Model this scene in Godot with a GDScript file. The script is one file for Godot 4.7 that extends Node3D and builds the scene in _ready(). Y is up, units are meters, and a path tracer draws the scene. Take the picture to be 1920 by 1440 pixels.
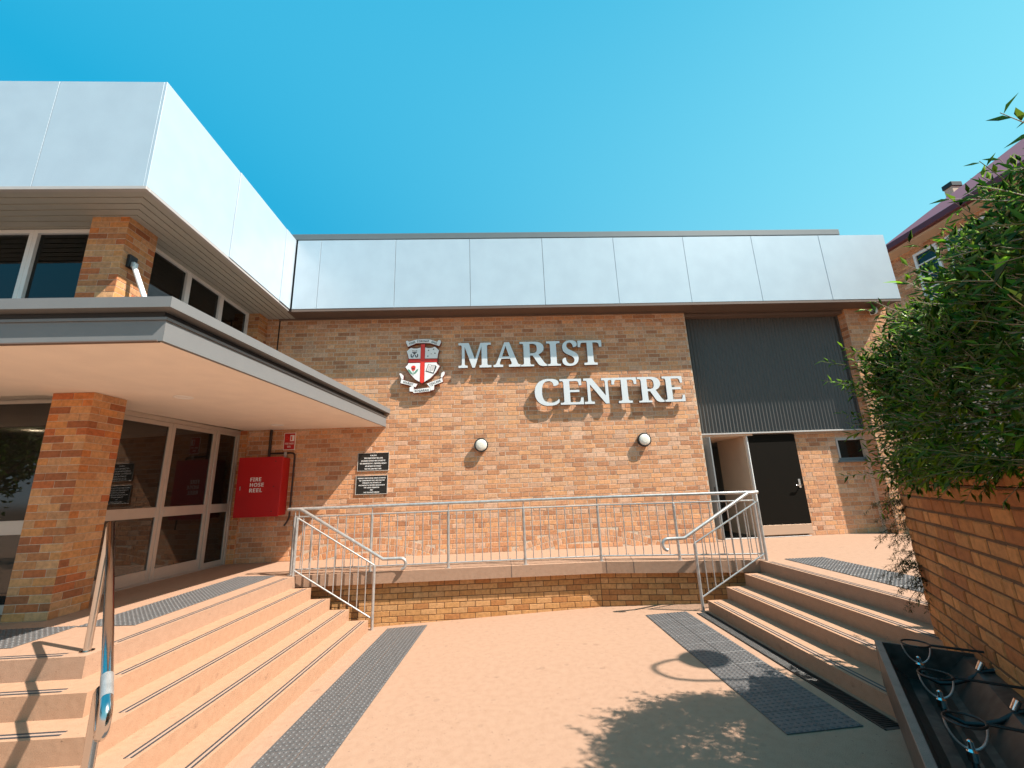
extends Node3D

# ---------------------------------------------------------------- constants
const W := 0.75          # level of the terrace and the walkway
const RISE := 0.16
var rng := RandomNumberGenerator.new()
var M := {}
var used := {}
var mesh_cache := {}
const EYE := Vector3(0, 1.94, 0)

# ---------------------------------------------------------------- mesh builder
class MB:
	var v := PackedVector3Array()
	var n := PackedVector3Array()
	var c := PackedColorArray()
	var col := Color(1, 1, 1)

	func tri(a: Vector3, b: Vector3, d: Vector3, na: Vector3, nb: Vector3, nd: Vector3) -> void:
		v.push_back(a); v.push_back(d); v.push_back(b)
		n.push_back(na); n.push_back(nd); n.push_back(nb)
		c.push_back(col); c.push_back(col); c.push_back(col)

	# corners run counter-clockwise seen from outside
	func quad(a: Vector3, b: Vector3, d: Vector3, e: Vector3) -> void:
		var nn := (b - a).cross(d - a)
		if nn.length_squared() < 1e-16:
			nn = (d - a).cross(e - a)
		nn = nn.normalized()
		tri(a, b, d, nn, nn, nn)
		tri(a, d, e, nn, nn, nn)

	func flat(a: Vector3, b: Vector3, d: Vector3) -> void:
		var nn := (b - a).cross(d - a).normalized()
		tri(a, b, d, nn, nn, nn)

	# box with chamfered edges between lo and hi, in the frame t
	func box(t: Transform3D, lo: Vector3, hi: Vector3, bev := 0.0) -> void:
		var s := hi - lo
		var b: float = min(bev, min(s.x, min(s.y, s.z)) * 0.45)
		if b <= 0.0:
			var p := []
			for i in 8:
				p.append(t * Vector3(hi.x if i & 1 else lo.x, hi.y if i & 2 else lo.y, hi.z if i & 4 else lo.z))
			quad(p[4], p[5], p[7], p[6]); quad(p[1], p[0], p[2], p[3])
			quad(p[5], p[1], p[3], p[7]); quad(p[0], p[4], p[6], p[2])
			quad(p[6], p[7], p[3], p[2]); quad(p[0], p[1], p[5], p[4])
			return
		var ctr := (lo + hi) * 0.5
		var h := s * 0.5
		var hb := h - Vector3(b, b, b)
		for ax in 3:
			var u := (ax + 1) % 3
			var w := (ax + 2) % 3
			for sg: float in [1.0, -1.0]:
				var q := []
				for k in [[-1, -1], [1, -1], [1, 1], [-1, 1]]:
					var p2 := Vector3()
					p2[ax] = sg * h[ax]
					p2[u] = k[0] * hb[u]
					p2[w] = k[1] * hb[w]
					q.append(t * (ctr + p2))
				if sg > 0: quad(q[0], q[1], q[2], q[3])
				else: quad(q[3], q[2], q[1], q[0])
			# edges along ax
			for su: float in [1.0, -1.0]:
				for sw: float in [1.0, -1.0]:
					var a := Vector3(); var bb := Vector3()
					a[u] = su * h[u]; a[w] = sw * hb[w]
					bb[u] = su * hb[u]; bb[w] = sw * h[w]
					var e0 := a; e0[ax] = -hb[ax]
					var e1 := a; e1[ax] = hb[ax]
					var f0 := bb; f0[ax] = -hb[ax]
					var f1 := bb; f1[ax] = hb[ax]
					var P := [t * (ctr + e0), t * (ctr + e1), t * (ctr + f1), t * (ctr + f0)]
					if su * sw > 0: quad(P[1], P[0], P[3], P[2])
					else: quad(P[0], P[1], P[2], P[3])
		for sx: float in [1.0, -1.0]:
			for sy: float in [1.0, -1.0]:
				for sz: float in [1.0, -1.0]:
					var A := t * (ctr + Vector3(sx * h.x, sy * hb.y, sz * hb.z))
					var B := t * (ctr + Vector3(sx * hb.x, sy * h.y, sz * hb.z))
					var C := t * (ctr + Vector3(sx * hb.x, sy * hb.y, sz * h.z))
					if sx * sy * sz > 0: flat(A, B, C)
					else: flat(A, C, B)

	# round tube along a path
	func tube(path: Array, r0: float, r1 := -1.0, sides := 12, caps := true) -> void:
		if r1 < 0: r1 = r0
		var m := path.size()
		var rings := []
		var nrm := []
		var side := Vector3.UP
		var cum := [0.0]
		for i in range(1, m):
			cum.append(cum[i - 1] + (path[i] - path[i - 1]).length())
		for i in m:
			var d: Vector3
			if i == 0: d = path[1] - path[0]
			elif i == m - 1: d = path[m - 1] - path[m - 2]
			else: d = (path[i + 1] - path[i]).normalized() + (path[i] - path[i - 1]).normalized()
			d = d.normalized()
			if i == 0:
				side = d.cross(Vector3.UP if absf(d.y) < 0.9 else Vector3.RIGHT).normalized()
			else:
				side = (side - d * side.dot(d)).normalized()
			var up := side.cross(d).normalized()
			var r: float = lerp(r0, r1, cum[i] / max(cum[m - 1], 1e-6))
			var stretch := 1.0
			if i > 0 and i < m - 1:
				var cs: float = (path[i + 1] - path[i]).normalized().dot((path[i] - path[i - 1]).normalized())
				stretch = 1.0 / max(sqrt((1.0 + cs) * 0.5), 0.5)
			var ring := []; var nn := []
			for k in sides:
				var a := TAU * k / sides
				var o := side * cos(a) + up * sin(a)
				ring.append(path[i] + o * r * (stretch if stretch < 1.3 else 1.15)); nn.append(o)
			rings.append(ring); nrm.append(nn)
		for i in m - 1:
			for k in sides:
				var k2 := (k + 1) % sides
				tri(rings[i][k], rings[i + 1][k], rings[i + 1][k2], nrm[i][k], nrm[i + 1][k], nrm[i + 1][k2])
				tri(rings[i][k], rings[i + 1][k2], rings[i][k2], nrm[i][k], nrm[i + 1][k2], nrm[i][k2])
		if caps:
			for k in sides:
				var k2 := (k + 1) % sides
				flat(path[0], rings[0][k], rings[0][k2])
				flat(path[m - 1], rings[m - 1][k2], rings[m - 1][k])

	# profile [[radius, along], ...] turned about the axis of t (local y)
	func lathe(t: Transform3D, prof: Array, sides := 24) -> void:
		for i in prof.size() - 1:
			var dr: float = prof[i + 1][0] - prof[i][0]
			var dy: float = prof[i + 1][1] - prof[i][1]
			var nl := Vector2(dy, -dr).normalized()
			for k in sides:
				var a := TAU * k / sides
				var b := TAU * (k + 1) / sides
				var pa := Vector3(cos(a), 0, sin(a)); var pb := Vector3(cos(b), 0, sin(b))
				var A: Vector3 = t * (pa * prof[i][0] + Vector3.UP * prof[i][1])
				var B: Vector3 = t * (pb * prof[i][0] + Vector3.UP * prof[i][1])
				var C: Vector3 = t * (pb * prof[i + 1][0] + Vector3.UP * prof[i + 1][1])
				var D: Vector3 = t * (pa * prof[i + 1][0] + Vector3.UP * prof[i + 1][1])
				var na := (t.basis * (pa * nl.x + Vector3.UP * nl.y)).normalized()
				var nb := (t.basis * (pb * nl.x + Vector3.UP * nl.y)).normalized()
				tri(A, D, C, na, na, nb)
				tri(A, C, B, na, nb, nb)

	# polygon in the xy plane of t pushed out along +z from z0 to z1
	func extrude(t: Transform3D, poly: PackedVector2Array, z0: float, z1: float) -> void:
		var p := poly
		if not Geometry2D.is_polygon_clockwise(p):
			p = poly.duplicate()
		else:
			p = poly.duplicate(); p.reverse()
		var idx := Geometry2D.triangulate_polygon(p)
		for i in range(0, idx.size(), 3):
			var a := p[idx[i]]; var b := p[idx[i + 1]]; var d := p[idx[i + 2]]
			if (b - a).cross(d - a) < 0:
				var x := b; b = d; d = x
			flat(t * Vector3(a.x, a.y, z1), t * Vector3(b.x, b.y, z1), t * Vector3(d.x, d.y, z1))
			flat(t * Vector3(a.x, a.y, z0), t * Vector3(d.x, d.y, z0), t * Vector3(b.x, b.y, z0))
		for i in p.size():
			var a := p[i]; var b := p[(i + 1) % p.size()]
			quad(t * Vector3(a.x, a.y, z0), t * Vector3(b.x, b.y, z0), t * Vector3(b.x, b.y, z1), t * Vector3(a.x, a.y, z1))

	# polygon in plan (x, z), from y0 to y1
	func slab(poly: Array, y0: float, y1: float) -> void:
		var p := PackedVector2Array()
		for q: Vector2 in poly: p.push_back(Vector2(q.x, -q.y))
		extrude(Transform3D(Basis(Vector3(1, 0, 0), Vector3(0, 0, -1), Vector3(0, 1, 0)), Vector3.ZERO), p, y0, y1)

	func mesh() -> ArrayMesh:
		var m := ArrayMesh.new()
		var a := []
		a.resize(Mesh.ARRAY_MAX)
		a[Mesh.ARRAY_VERTEX] = v; a[Mesh.ARRAY_NORMAL] = n; a[Mesh.ARRAY_COLOR] = c
		m.add_surface_from_arrays(Mesh.PRIMITIVE_TRIANGLES, a)
		return m

# ---------------------------------------------------------------- scene helpers
func numbered(called: String) -> String:
	if not used.has(called):
		used[called] = 0
		return called
	used[called] += 1
	return "%s_%03d" % [called, used[called]]

func thing(called: String, label: String, category: String, at := Vector3.ZERO, group := "") -> Node3D:
	var o := Node3D.new()
	o.name = numbered(called)
	add_child(o)
	o.position = at
	o.set_meta("label", label); o.set_meta("category", category)
	if group: o.set_meta("group", group)
	return o

func setting(called: String) -> Node3D:
	var o := Node3D.new()
	o.name = numbered(called)
	add_child(o)
	o.set_meta("kind", "structure")
	return o

# meshes are made in world axes; parts are put back by the position of what holds them
func part(called: String, mb: MB, m: Material, parent: Node3D) -> MeshInstance3D:
	return place(called, mb.mesh(), m, parent, Transform3D.IDENTITY)

func place(called: String, mesh: Mesh, m: Material, parent: Node3D, t: Transform3D) -> MeshInstance3D:
	var o := MeshInstance3D.new()
	o.name = called
	o.mesh = mesh
	o.material_override = m
	parent.add_child(o, true)
	var base := Transform3D.IDENTITY
	var p: Node = parent
	while p is Node3D and p != self:
		base = (p as Node3D).transform * base
		p = p.get_parent()
	o.transform = base.affine_inverse() * t
	return o

func frame(at: Vector3, u: Vector3, up := Vector3.UP) -> Transform3D:
	# local x along u, y along up, z out of the face
	var x := u.normalized()
	var y := up.normalized()
	return Transform3D(Basis(x, y, x.cross(y).normalized()), at)

func boxp(called: String, lo: Vector3, hi: Vector3, m: Material, parent: Node3D, bev := 0.0, t := Transform3D.IDENTITY) -> MeshInstance3D:
	var b := MB.new()
	b.box(t, lo, hi, bev)
	return part(called, b, m, parent)

# ---------------------------------------------------------------- materials
func noise_tex(size: int, freq: float, seed_: int, lo: Color, hi: Color, octaves := 4, speck := 0.0, gamma := 1.0, spots := 0) -> ImageTexture:
	var f := FastNoiseLite.new()
	f.seed = seed_; f.frequency = freq; f.fractal_octaves = octaves
	f.noise_type = FastNoiseLite.TYPE_SIMPLEX_SMOOTH
	var im := f.get_seamless_image(size, size)
	im.convert(Image.FORMAT_RGB8)
	var g := FastNoiseLite.new()
	g.seed = seed_ + 7; g.frequency = 0.35; g.fractal_octaves = 2
	var fine := g.get_seamless_image(size, size)
	var src := im.get_data()
	fine.convert(Image.FORMAT_L8)
	var fd := fine.get_data()
	var out := PackedByteArray()
	out.resize(size * size * 3)
	for i in size * size:
		var k: float = pow(clampf(src[i * 3] / 255.0, 0, 1), gamma)
		var q: float = fd[i] / 255.0 - 0.5
		var s := 1.0 + q * speck
		out[i * 3] = clampi(int(lerpf(lo.r, hi.r, k) * s * 255), 0, 255)
		out[i * 3 + 1] = clampi(int(lerpf(lo.g, hi.g, k) * s * 255), 0, 255)
		out[i * 3 + 2] = clampi(int(lerpf(lo.b, hi.b, k) * s * 255), 0, 255)
	# small stains and pits of the surface
	var sr := RandomNumberGenerator.new()
	sr.seed = seed_ * 31 + 5
	for k in spots:
		var cx := sr.randi() % size; var cy := sr.randi() % size
		var big := sr.randf() < 0.06
		var rx := sr.randf_range(5, 16) if big else sr.randf_range(0.8, 2.6)
		var ry := rx * sr.randf_range(0.5, 1.2)
		var dk := sr.randf_range(0.03, 0.10) if big else sr.randf_range(0.15, 0.5)
		for yy in range(-int(ry) - 1, int(ry) + 2):
			for xx in range(-int(rx) - 1, int(rx) + 2):
				var q := (xx / rx) * (xx / rx) + (yy / ry) * (yy / ry)
				if q > 1.0: continue
				var id := (posmod(cy + yy, size) * size + posmod(cx + xx, size)) * 3
				var f2 := 1.0 - dk * (0.5 + 0.5 * sr.randf()) * (1.0 if q < 0.6 else 0.6)
				for ch in 3: out[id + ch] = int(out[id + ch] * f2)
	return ImageTexture.create_from_image(Image.create_from_data(size, size, false, Image.FORMAT_RGB8, out))

func lin(r: float, g: float, b: float) -> Color:
	return Color(r, g, b).linear_to_srgb()

func mat(c: Color, rough := 0.8, metal := 0.0) -> StandardMaterial3D:
	var m := StandardMaterial3D.new()
	m.albedo_color = c; m.roughness = rough; m.metallic = metal
	return m

func tex(m: StandardMaterial3D, t: Texture2D, scale: float, bump: Texture2D = null, depth := 0.0) -> StandardMaterial3D:
	m.albedo_texture = t
	m.uv1_triplanar = true; m.uv1_world_triplanar = true
	m.uv1_scale = Vector3(scale, scale, scale)
	m.uv1_triplanar_sharpness = 8.0
	if bump:
		m.heightmap_enabled = true
		m.heightmap_texture = bump
		m.heightmap_scale = depth
	return m

func make_materials() -> void:
	var grain := noise_tex(512, 0.012, 3, Color(0.78, 0.78, 0.78), Color(1, 1, 1), 5, 0.55)
	var blotch := noise_tex(1024, 0.028, 11, Color(0.90, 0.885, 0.87), Color(1, 1, 1), 6, 0.5)
	var paving := noise_tex(1024, 0.022, 13, Color(0.915, 0.90, 0.885), Color(1, 1, 1), 6, 0.45, 1.0, 420)
	var fine := noise_tex(512, 0.05, 21, Color(0.0, 0.0, 0.0), Color(1, 1, 1), 4, 0.5)
	var soft := noise_tex(512, 0.008, 31, Color(0.965, 0.965, 0.97), Color(1, 1, 1), 4, 0.04)
	M.concrete = tex(mat(lin(0.405, 0.243, 0.160), 0.85), paving, 0.42, fine, 0.12)
	M.step = tex(mat(lin(0.435, 0.248, 0.152), 0.85), paving, 0.50, fine, 0.10)
	M.slab_edge = tex(mat(lin(0.50, 0.235, 0.105), 0.88), blotch, 0.7, fine, 0.25)
	M.brick = tex(mat(Color(1, 1, 1), 0.85), grain, 2.2, fine, 0.10)
	M.brick.vertex_color_use_as_albedo = true
	M.mortar = tex(mat(lin(0.70, 0.54, 0.41), 0.95), grain, 3.0)
	M.mortar_dark = tex(mat(lin(0.17, 0.09, 0.045), 0.95), grain, 3.0)
	M.panel = tex(mat(lin(0.53, 0.61, 0.675), 0.32, 0.28), soft, 0.45)
	M.panel_back = mat(lin(0.10, 0.11, 0.12), 0.7)
	M.trim = tex(mat(lin(0.46, 0.43, 0.41), 0.5, 0.1), soft, 0.8)
	M.brown_trim = tex(mat(lin(0.14, 0.095, 0.075), 0.55), soft, 0.8)
	M.roof_edge = tex(mat(lin(0.13, 0.155, 0.165), 0.5, 0.1), soft, 0.6)
	M.soffit_board = tex(mat(lin(0.42, 0.40, 0.345), 0.6), soft, 0.9)
	M.gutter = tex(mat(lin(0.175, 0.175, 0.175), 0.5, 0.0), soft, 0.7)
	M.gutter_dark = mat(lin(0.05, 0.052, 0.055), 0.6)
	M.plaster = tex(mat(lin(0.84, 0.75, 0.66), 0.9), soft, 0.5)
	M.cream = tex(mat(lin(0.66, 0.47, 0.33), 0.85), soft, 0.6)
	M.frame_metal = tex(mat(lin(0.52, 0.47, 0.42), 0.42, 0.45), soft, 1.2)
	M.white_metal = mat(lin(0.72, 0.71, 0.69), 0.45)
	M.interior = mat(lin(0.30, 0.27, 0.24), 0.9)
	M.interior_wall = mat(lin(0.34, 0.30, 0.26), 0.9)
	M.sheet = tex(mat(lin(0.085, 0.082, 0.078), 0.38, 0.0), soft, 0.8)
	M.sheet.metallic_specular = 0.45
	M.door_dark = tex(mat(lin(0.008, 0.006, 0.004), 0.7), soft, 0.8)
	M.door_dark.metallic_specular = 0.2
	M.door_grey = tex(mat(lin(0.15, 0.16, 0.165), 0.5), soft, 0.8)
	M.kick = mat(lin(0.62, 0.44, 0.32), 0.45, 0.6)
	M.steel = tex(mat(lin(0.62, 0.59, 0.565), 0.34, 0.6), grain, 1.5)
	M.polished = mat(lin(0.62, 0.58, 0.55), 0.14, 1.0)
	M.chrome = mat(lin(0.80, 0.80, 0.80), 0.08, 1.0)
	M.black = mat(lin(0.012, 0.012, 0.013), 0.5)
	M.iron = tex(mat(lin(0.03, 0.029, 0.028), 0.42, 0.3), grain, 1.0)
	M.trough = tex(mat(lin(0.125, 0.098, 0.082), 0.42, 0.2), noise_tex(512, 0.02, 77, Color(0.55, 0.52, 0.5), Color(1, 1, 1), 5, 0.35), 1.1)
	M.trough_rim = tex(mat(lin(0.27, 0.205, 0.17), 0.5, 0.1), grain, 1.2)
	M.tactile = tex(mat(lin(0.122, 0.116, 0.115), 0.46), grain, 2.0)
	M.strip = mat(lin(0.035, 0.035, 0.04), 0.6)
	M.strip_pale = mat(lin(0.36, 0.235, 0.17), 0.8)
	M.red = tex(mat(lin(0.48, 0.004, 0.006), 0.42), soft, 0.9)
	M.red.clearcoat_enabled = true
	M.red.clearcoat = 0.2
	M.crest_red = mat(lin(0.70, 0.03, 0.015), 0.45)
	M.crest_back = mat(lin(0.16, 0.03, 0.02), 0.6)
	M.white = mat(lin(0.80, 0.79, 0.78), 0.5)
	M.ink = mat(lin(0.03, 0.025, 0.03), 0.7)
	M.green_ink = mat(lin(0.12, 0.28, 0.20), 0.7)
	M.letter = mat(lin(0.70, 0.70, 0.71), 0.35, 0.2)
	M.letter_side = mat(lin(0.06, 0.045, 0.04), 0.5)
	M.plaque = tex(mat(lin(0.028, 0.025, 0.022), 0.4, 0.3), grain, 3.0)
	M.plaque_rim = mat(lin(0.55, 0.50, 0.45), 0.4, 0.5)
	M.lens = mat(lin(0.70, 0.66, 0.58), 0.5)
	M.pipe = mat(lin(0.035, 0.02, 0.015), 0.6)
	M.glass = StandardMaterial3D.new()
	M.glass.transparency = BaseMaterial3D.TRANSPARENCY_ALPHA
	M.glass.albedo_color = Color(0.06, 0.06, 0.06, 0.72)
	M.glass.roughness = 0.0
	M.glass.metallic_specular = 0.6
	M.glass_dark = StandardMaterial3D.new()
	M.glass_dark.transparency = BaseMaterial3D.TRANSPARENCY_ALPHA
	M.glass_dark.albedo_color = Color(0.01, 0.02, 0.02, 0.75)
	M.glass_dark.roughness = 0.0
	M.glass_dark.metallic_specular = 0.5
	M.lit = mat(lin(0.8, 0.78, 0.72), 0.6)
	M.lit.emission_enabled = true
	M.lit.emission = Color(1.0, 0.93, 0.82)
	M.lit.emission_energy_multiplier = 3.0
	M.leaf = mat(Color(1, 1, 1), 0.36)
	M.leaf.vertex_color_use_as_albedo = true
	M.leaf.backlight_enabled = true
	M.leaf.backlight = Color(0.93, 1.0, 0.62)
	M.leaf.cull_mode = BaseMaterial3D.CULL_DISABLED
	M.twig = mat(Color(1, 1, 1), 0.7)
	M.twig.vertex_color_use_as_albedo = true
	M.soil = tex(mat(lin(0.06, 0.04, 0.028), 0.95), grain, 1.3)
	M.maroon = tex(mat(lin(0.27, 0.055, 0.075), 0.5), soft, 0.5)
	M.maroon_dark = mat(lin(0.11, 0.012, 0.02), 0.4)

# ---------------------------------------------------------------- brickwork
const ORANGE := [[0.732, 0.353, 0.173], [0.765, 0.377, 0.192], [0.681, 0.317, 0.154], [0.698, 0.337, 0.176], [0.749, 0.409, 0.23], [0.64, 0.288, 0.138], [0.782, 0.457, 0.29], [0.547, 0.24, 0.12], [0.799, 0.393, 0.188], [0.681, 0.377, 0.23]]
const MIXED := [[0.718, 0.363, 0.154], [0.628, 0.282, 0.114], [0.754, 0.393, 0.185], [0.529, 0.213, 0.083], [0.573, 0.17, 0.055], [0.646, 0.344, 0.164], [0.412, 0.144, 0.055], [0.718, 0.324, 0.114], [0.593, 0.3, 0.143], [0.682, 0.24, 0.073]]
const TAN := [[0.647, 0.32, 0.116], [0.609, 0.292, 0.103], [0.685, 0.352, 0.143], [0.571, 0.26, 0.085], [0.638, 0.333, 0.134], [0.515, 0.214, 0.068]]
const ROUGH := [[0.581, 0.231, 0.069], [0.632, 0.256, 0.075], [0.529, 0.2, 0.058], [0.683, 0.292, 0.092], [0.478, 0.17, 0.052], [0.607, 0.261, 0.086]]

func tone(pal: Array) -> int:
	return mini(int(rng.randf() * pal.size()), pal.size() - 1)

# one brick lies in x from 0, y from 0, its face at z = 0
func brick_mesh(w: float, h: float, d: float, col: Color, bev: float) -> ArrayMesh:
	var key := "%d_%d_%d_%s" % [int(round(w * 1000)), int(round(h * 1000)), int(round(d * 1000)), col.to_html()]
	if not mesh_cache.has(key):
		var b := MB.new()
		b.col = col
		add_brick(b, Transform3D.IDENTITY, w, h, d, bev)
		mesh_cache[key] = b.mesh()
	return mesh_cache[key]

func add_brick(b: MB, t: Transform3D, w: float, h: float, d: float, e: float) -> void:
	var f := [t * Vector3(e, e, 0), t * Vector3(w - e, e, 0), t * Vector3(w - e, h - e, 0), t * Vector3(e, h - e, 0)]
	var s := [t * Vector3(0, 0, -e), t * Vector3(w, 0, -e), t * Vector3(w, h, -e), t * Vector3(0, h, -e)]
	var k := [t * Vector3(0, 0, -d), t * Vector3(w, 0, -d), t * Vector3(w, h, -d), t * Vector3(0, h, -d)]
	b.quad(f[0], f[1], f[2], f[3])
	for i in 4:
		var j := (i + 1) % 4
		b.quad(s[i], s[j], f[j], f[i])
		b.quad(k[i], k[j], s[j], s[i])

# rows of bricks on a face: origin lower left, local x along u, z out.  kinds: list of [offset, lengths] by course
func lay(t: Transform3D, length: float, courses: int, ch: float, rows: Array, holes: Array, pal: Array, joint := 0.010, d := 0.02, arched := false) -> Array:
	var out := []
	for r in courses:
		var pat: Array = rows[r % rows.size()]
		var x: float = -pat[0]
		var i := 0
		while x < length:
			var bl: float = pat[1][i % pat[1].size()]
			i += 1
			var x0: float = max(x, 0.0)
			var x1: float = min(x + bl, length)
			x += bl
			var spans := [[x0, x1]]
			for hole: Rect2 in holes:
				var overlap: float = min(hole.end.y, (r + 1) * ch) - max(hole.position.y, r * ch)
				if overlap < ch * 0.5: continue
				var nxt := []
				for sp in spans:
					if sp[1] <= hole.position.x or sp[0] >= hole.end.x: nxt.append(sp); continue
					if sp[0] < hole.position.x: nxt.append([sp[0], hole.position.x])
					if sp[1] > hole.end.x: nxt.append([hole.end.x, sp[1]])
				spans = nxt
			for sp in spans:
				var pieces := [sp]
				if arched:
					pieces = []
					var n := maxi(1, int(round((sp[1] - sp[0]) / 0.06)))
					var run := []
					for q in n:
						var a: float = lerp(sp[0], sp[1], float(q) / n)
						var b: float = lerp(sp[0], sp[1], float(q + 1) / n)
						if in_arch(t.origin.x + (a + b) * 0.5, t.origin.y + (r + 0.5) * ch):
							if run.size(): pieces.append(run)
							run = []
						else:
							run = [a, b] if run.is_empty() else [run[0], b]
					if run.size(): pieces.append(run)
				for pc in pieces:
					var w: float = pc[1] - pc[0] - joint
					if w < 0.025: continue
					w = round(w * 200.0) / 200.0
					out.append([t * Transform3D(Basis(), Vector3(pc[0] + joint * 0.5, r * ch + joint * 0.5, rng.randf_range(-0.0010, 0.0030))), w, ch - joint, d, tone(pal)])
	return out

# the nearest `most` bricks become parts of their own, the rest one joined part
func build_bricks(list: Array, pal: Array, parent: Node3D, most := 300, jitter := 0.10, bev := 0.003) -> void:
	var far := []
	var near := list
	if list.size() > most:
		var order := []
		for i in list.size():
			order.append([(list[i][0].origin as Vector3).distance_to(EYE), i])
		order.sort_custom(func(a, b): return a[0] < b[0] or (a[0] == b[0] and a[1] < b[1]))
		near = []
		for k in order.size():
			if k < most: near.append(list[order[k][1]])
			else: far.append(list[order[k][1]])
	for b in near:
		var p: Array = pal[b[4]]
		place("brick", brick_mesh(b[1], b[2], b[3], Color(p[0], p[1], p[2]), bev), M.brick, parent, b[0])
	if far.size():
		var mb := MB.new()
		for b in far:
			var p: Array = pal[b[4]]
			var j := 1.0 + rng.randf_range(-jitter, jitter)
			mb.col = Color(p[0] * j, p[1] * j, p[2] * j)
			add_brick(mb, b[0], b[1], b[2], b[3], bev)
		var o := part("brickwork", mb, M.brick, parent)
		o.set_meta("kind", "stuff")

# mortar and backing behind bricks, with openings: face 3 mm behind the bricks
func backing(mb: MB, t: Transform3D, length: float, height: float, thick: float, holes: Array, recess := 0.004) -> void:
	var xs := [0.0, length]
	var ys := [0.0, height]
	for h: Rect2 in holes:
		for x in [h.position.x, h.end.x]:
			if x > 0 and x < length: xs.append(x)
		for y in [h.position.y, h.end.y]:
			if y > 0 and y < height: ys.append(y)
	xs.sort(); ys.sort()
	for i in xs.size() - 1:
		for j in ys.size() - 1:
			if xs[i + 1] - xs[i] < 1e-4 or ys[j + 1] - ys[j] < 1e-4: continue
			var ctr := Vector2((xs[i] + xs[i + 1]) * 0.5, (ys[j] + ys[j + 1]) * 0.5)
			var inside := false
			for h: Rect2 in holes:
				if h.has_point(ctr): inside = true
			if inside: continue
			mb.box(t, Vector3(xs[i], ys[j], -thick), Vector3(xs[i + 1], ys[j + 1], -recess))

# ---------------------------------------------------------------- text
func text_mesh(s: String, serif: bool, size: float, depth: float, bold := false) -> TextMesh:
	var f := SystemFont.new()
	f.font_names = PackedStringArray(["Droid Serif" if serif else "Droid Sans"])
	if bold: f.font_weight = 700
	var t := TextMesh.new()
	t.text = s
	t.font = f
	t.font_size = 64
	t.pixel_size = size / 64.0
	t.depth = depth
	t.curve_step = 2.0 if size > 0.2 else 6.0
	return t

# text scaled to fill w by h, lower left corner at (x, y) of the face t
func put_text(called: String, s: String, t: Transform3D, x: float, y: float, w: float, h: float, depth: float, m: Material, parent: Node3D, serif := false, bold := true) -> MeshInstance3D:
	var tm := text_mesh(s, serif, 0.2, 0.02, bold)
	var bb := tm.get_aabb()
	var sc := Vector3(w / bb.size.x, h / bb.size.y, depth / max(bb.size.z, 1e-4))
	var b := Basis(t.basis.x * sc.x, t.basis.y * sc.y, t.basis.z * sc.z)
	var o := t * Vector3(x - bb.position.x * sc.x, y - bb.position.y * sc.y, -bb.position.z * sc.z)
	return place(called, tm, m, parent, Transform3D(b, o))

# ---------------------------------------------------------------- the place
func sky_image() -> Image:
	var im := Image.create(512, 256, false, Image.FORMAT_RGBF)
	var zen := Vector3(0.0065, 0.220, 0.378)
	var hor := Vector3(0.112, 0.385, 0.49)
	var sunward := Vector3(0.571, 0.779, 0.26)
	for j in 256:
		var th := PI * (j + 0.5) / 256.0
		for i in 512:
			var az := TAU * (i + 0.5) / 512.0
			var d := Vector3(sin(az) * sin(th), cos(th), -cos(az) * sin(th))
			var y: float = max(d.y, 0.0)
			var g: float = maxf(d.dot(sunward), 0.0)
			var k: float = clampf(3.0 * (1.0 - y) * g + 0.5 * pow(1.0 - y, 6.0), 0.0, 1.05)
			var col := zen.lerp(hor, k) + Vector3(0.9, 0.82, 0.70) * pow(g, 24.0)  # glow round the unseen sun, added to warm the shaded surfaces
			col = col.lerp(Vector3(0.40, 0.43, 0.44), 0.85 * pow(1.0 - y, 5.0))  # low sky, out of view, whitened to add warm light to shaded walls
			if d.y < 0.0:
				col = col.lerp(Vector3(0.20, 0.15, 0.11), clampf(-d.y * 14.0, 0, 1))
			im.set_pixel(i, j, Color(col.x, col.y, col.z))
	return im

func _ready() -> void:
	rng.seed = 20240611
	# camera
	var cam := Camera3D.new()
	cam.name = "camera"
	cam.fov = rad_to_deg(2.0 * atan(720.0 / 784.0))
	cam.near = 0.05
	cam.far = 400.0
	add_child(cam)
	cam.position = EYE
	cam.rotation = Vector3(0.2431, -0.0478, -0.0379)
	cam.current = true
	# sky
	var we := WorldEnvironment.new()
	we.name = "world_environment"
	var env := Environment.new()
	env.background_mode = Environment.BG_SKY
	var sky := Sky.new()
	var sm := PanoramaSkyMaterial.new()
	sm.panorama = ImageTexture.create_from_image(sky_image())
	sky.sky_material = sm
	env.sky = sky
	env.background_energy_multiplier = 1.0
	env.tonemap_mode = Environment.TONE_MAPPER_LINEAR
	env.tonemap_exposure = 1.95
	env.sdfgi_enabled = true
	env.ssao_enabled = true
	env.ssil_enabled = true
	we.environment = env
	add_child(we)
	# sun: high on the right, a little behind the camera
	var sun := DirectionalLight3D.new()
	sun.name = "sun"
	sun.light_energy = 1.6
	sun.light_color = Color(1.0, 0.97, 0.925)
	sun.light_angular_distance = 0.5
	sun.shadow_enabled = true
	add_child(sun)
	sun.look_at_from_position(Vector3(2.2, 3.0, 1.0) * 10.0, Vector3.ZERO, Vector3.UP)

	make_materials()
	build_ground()
	build_steps()
	build_low_wall()
	build_hall()
	build_wing()
	build_retaining_wall()
	build_far_building()
	build_railings()
	build_handrail()
	build_tactile()
	build_drain()
	build_signs()
	build_fittings()
	build_trough()
	build_hedge()
	build_outside()

func plaza_y(x: float) -> float:
	return 0.02 + 0.035 * clampf(x, -3.2, 6.5)

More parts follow.
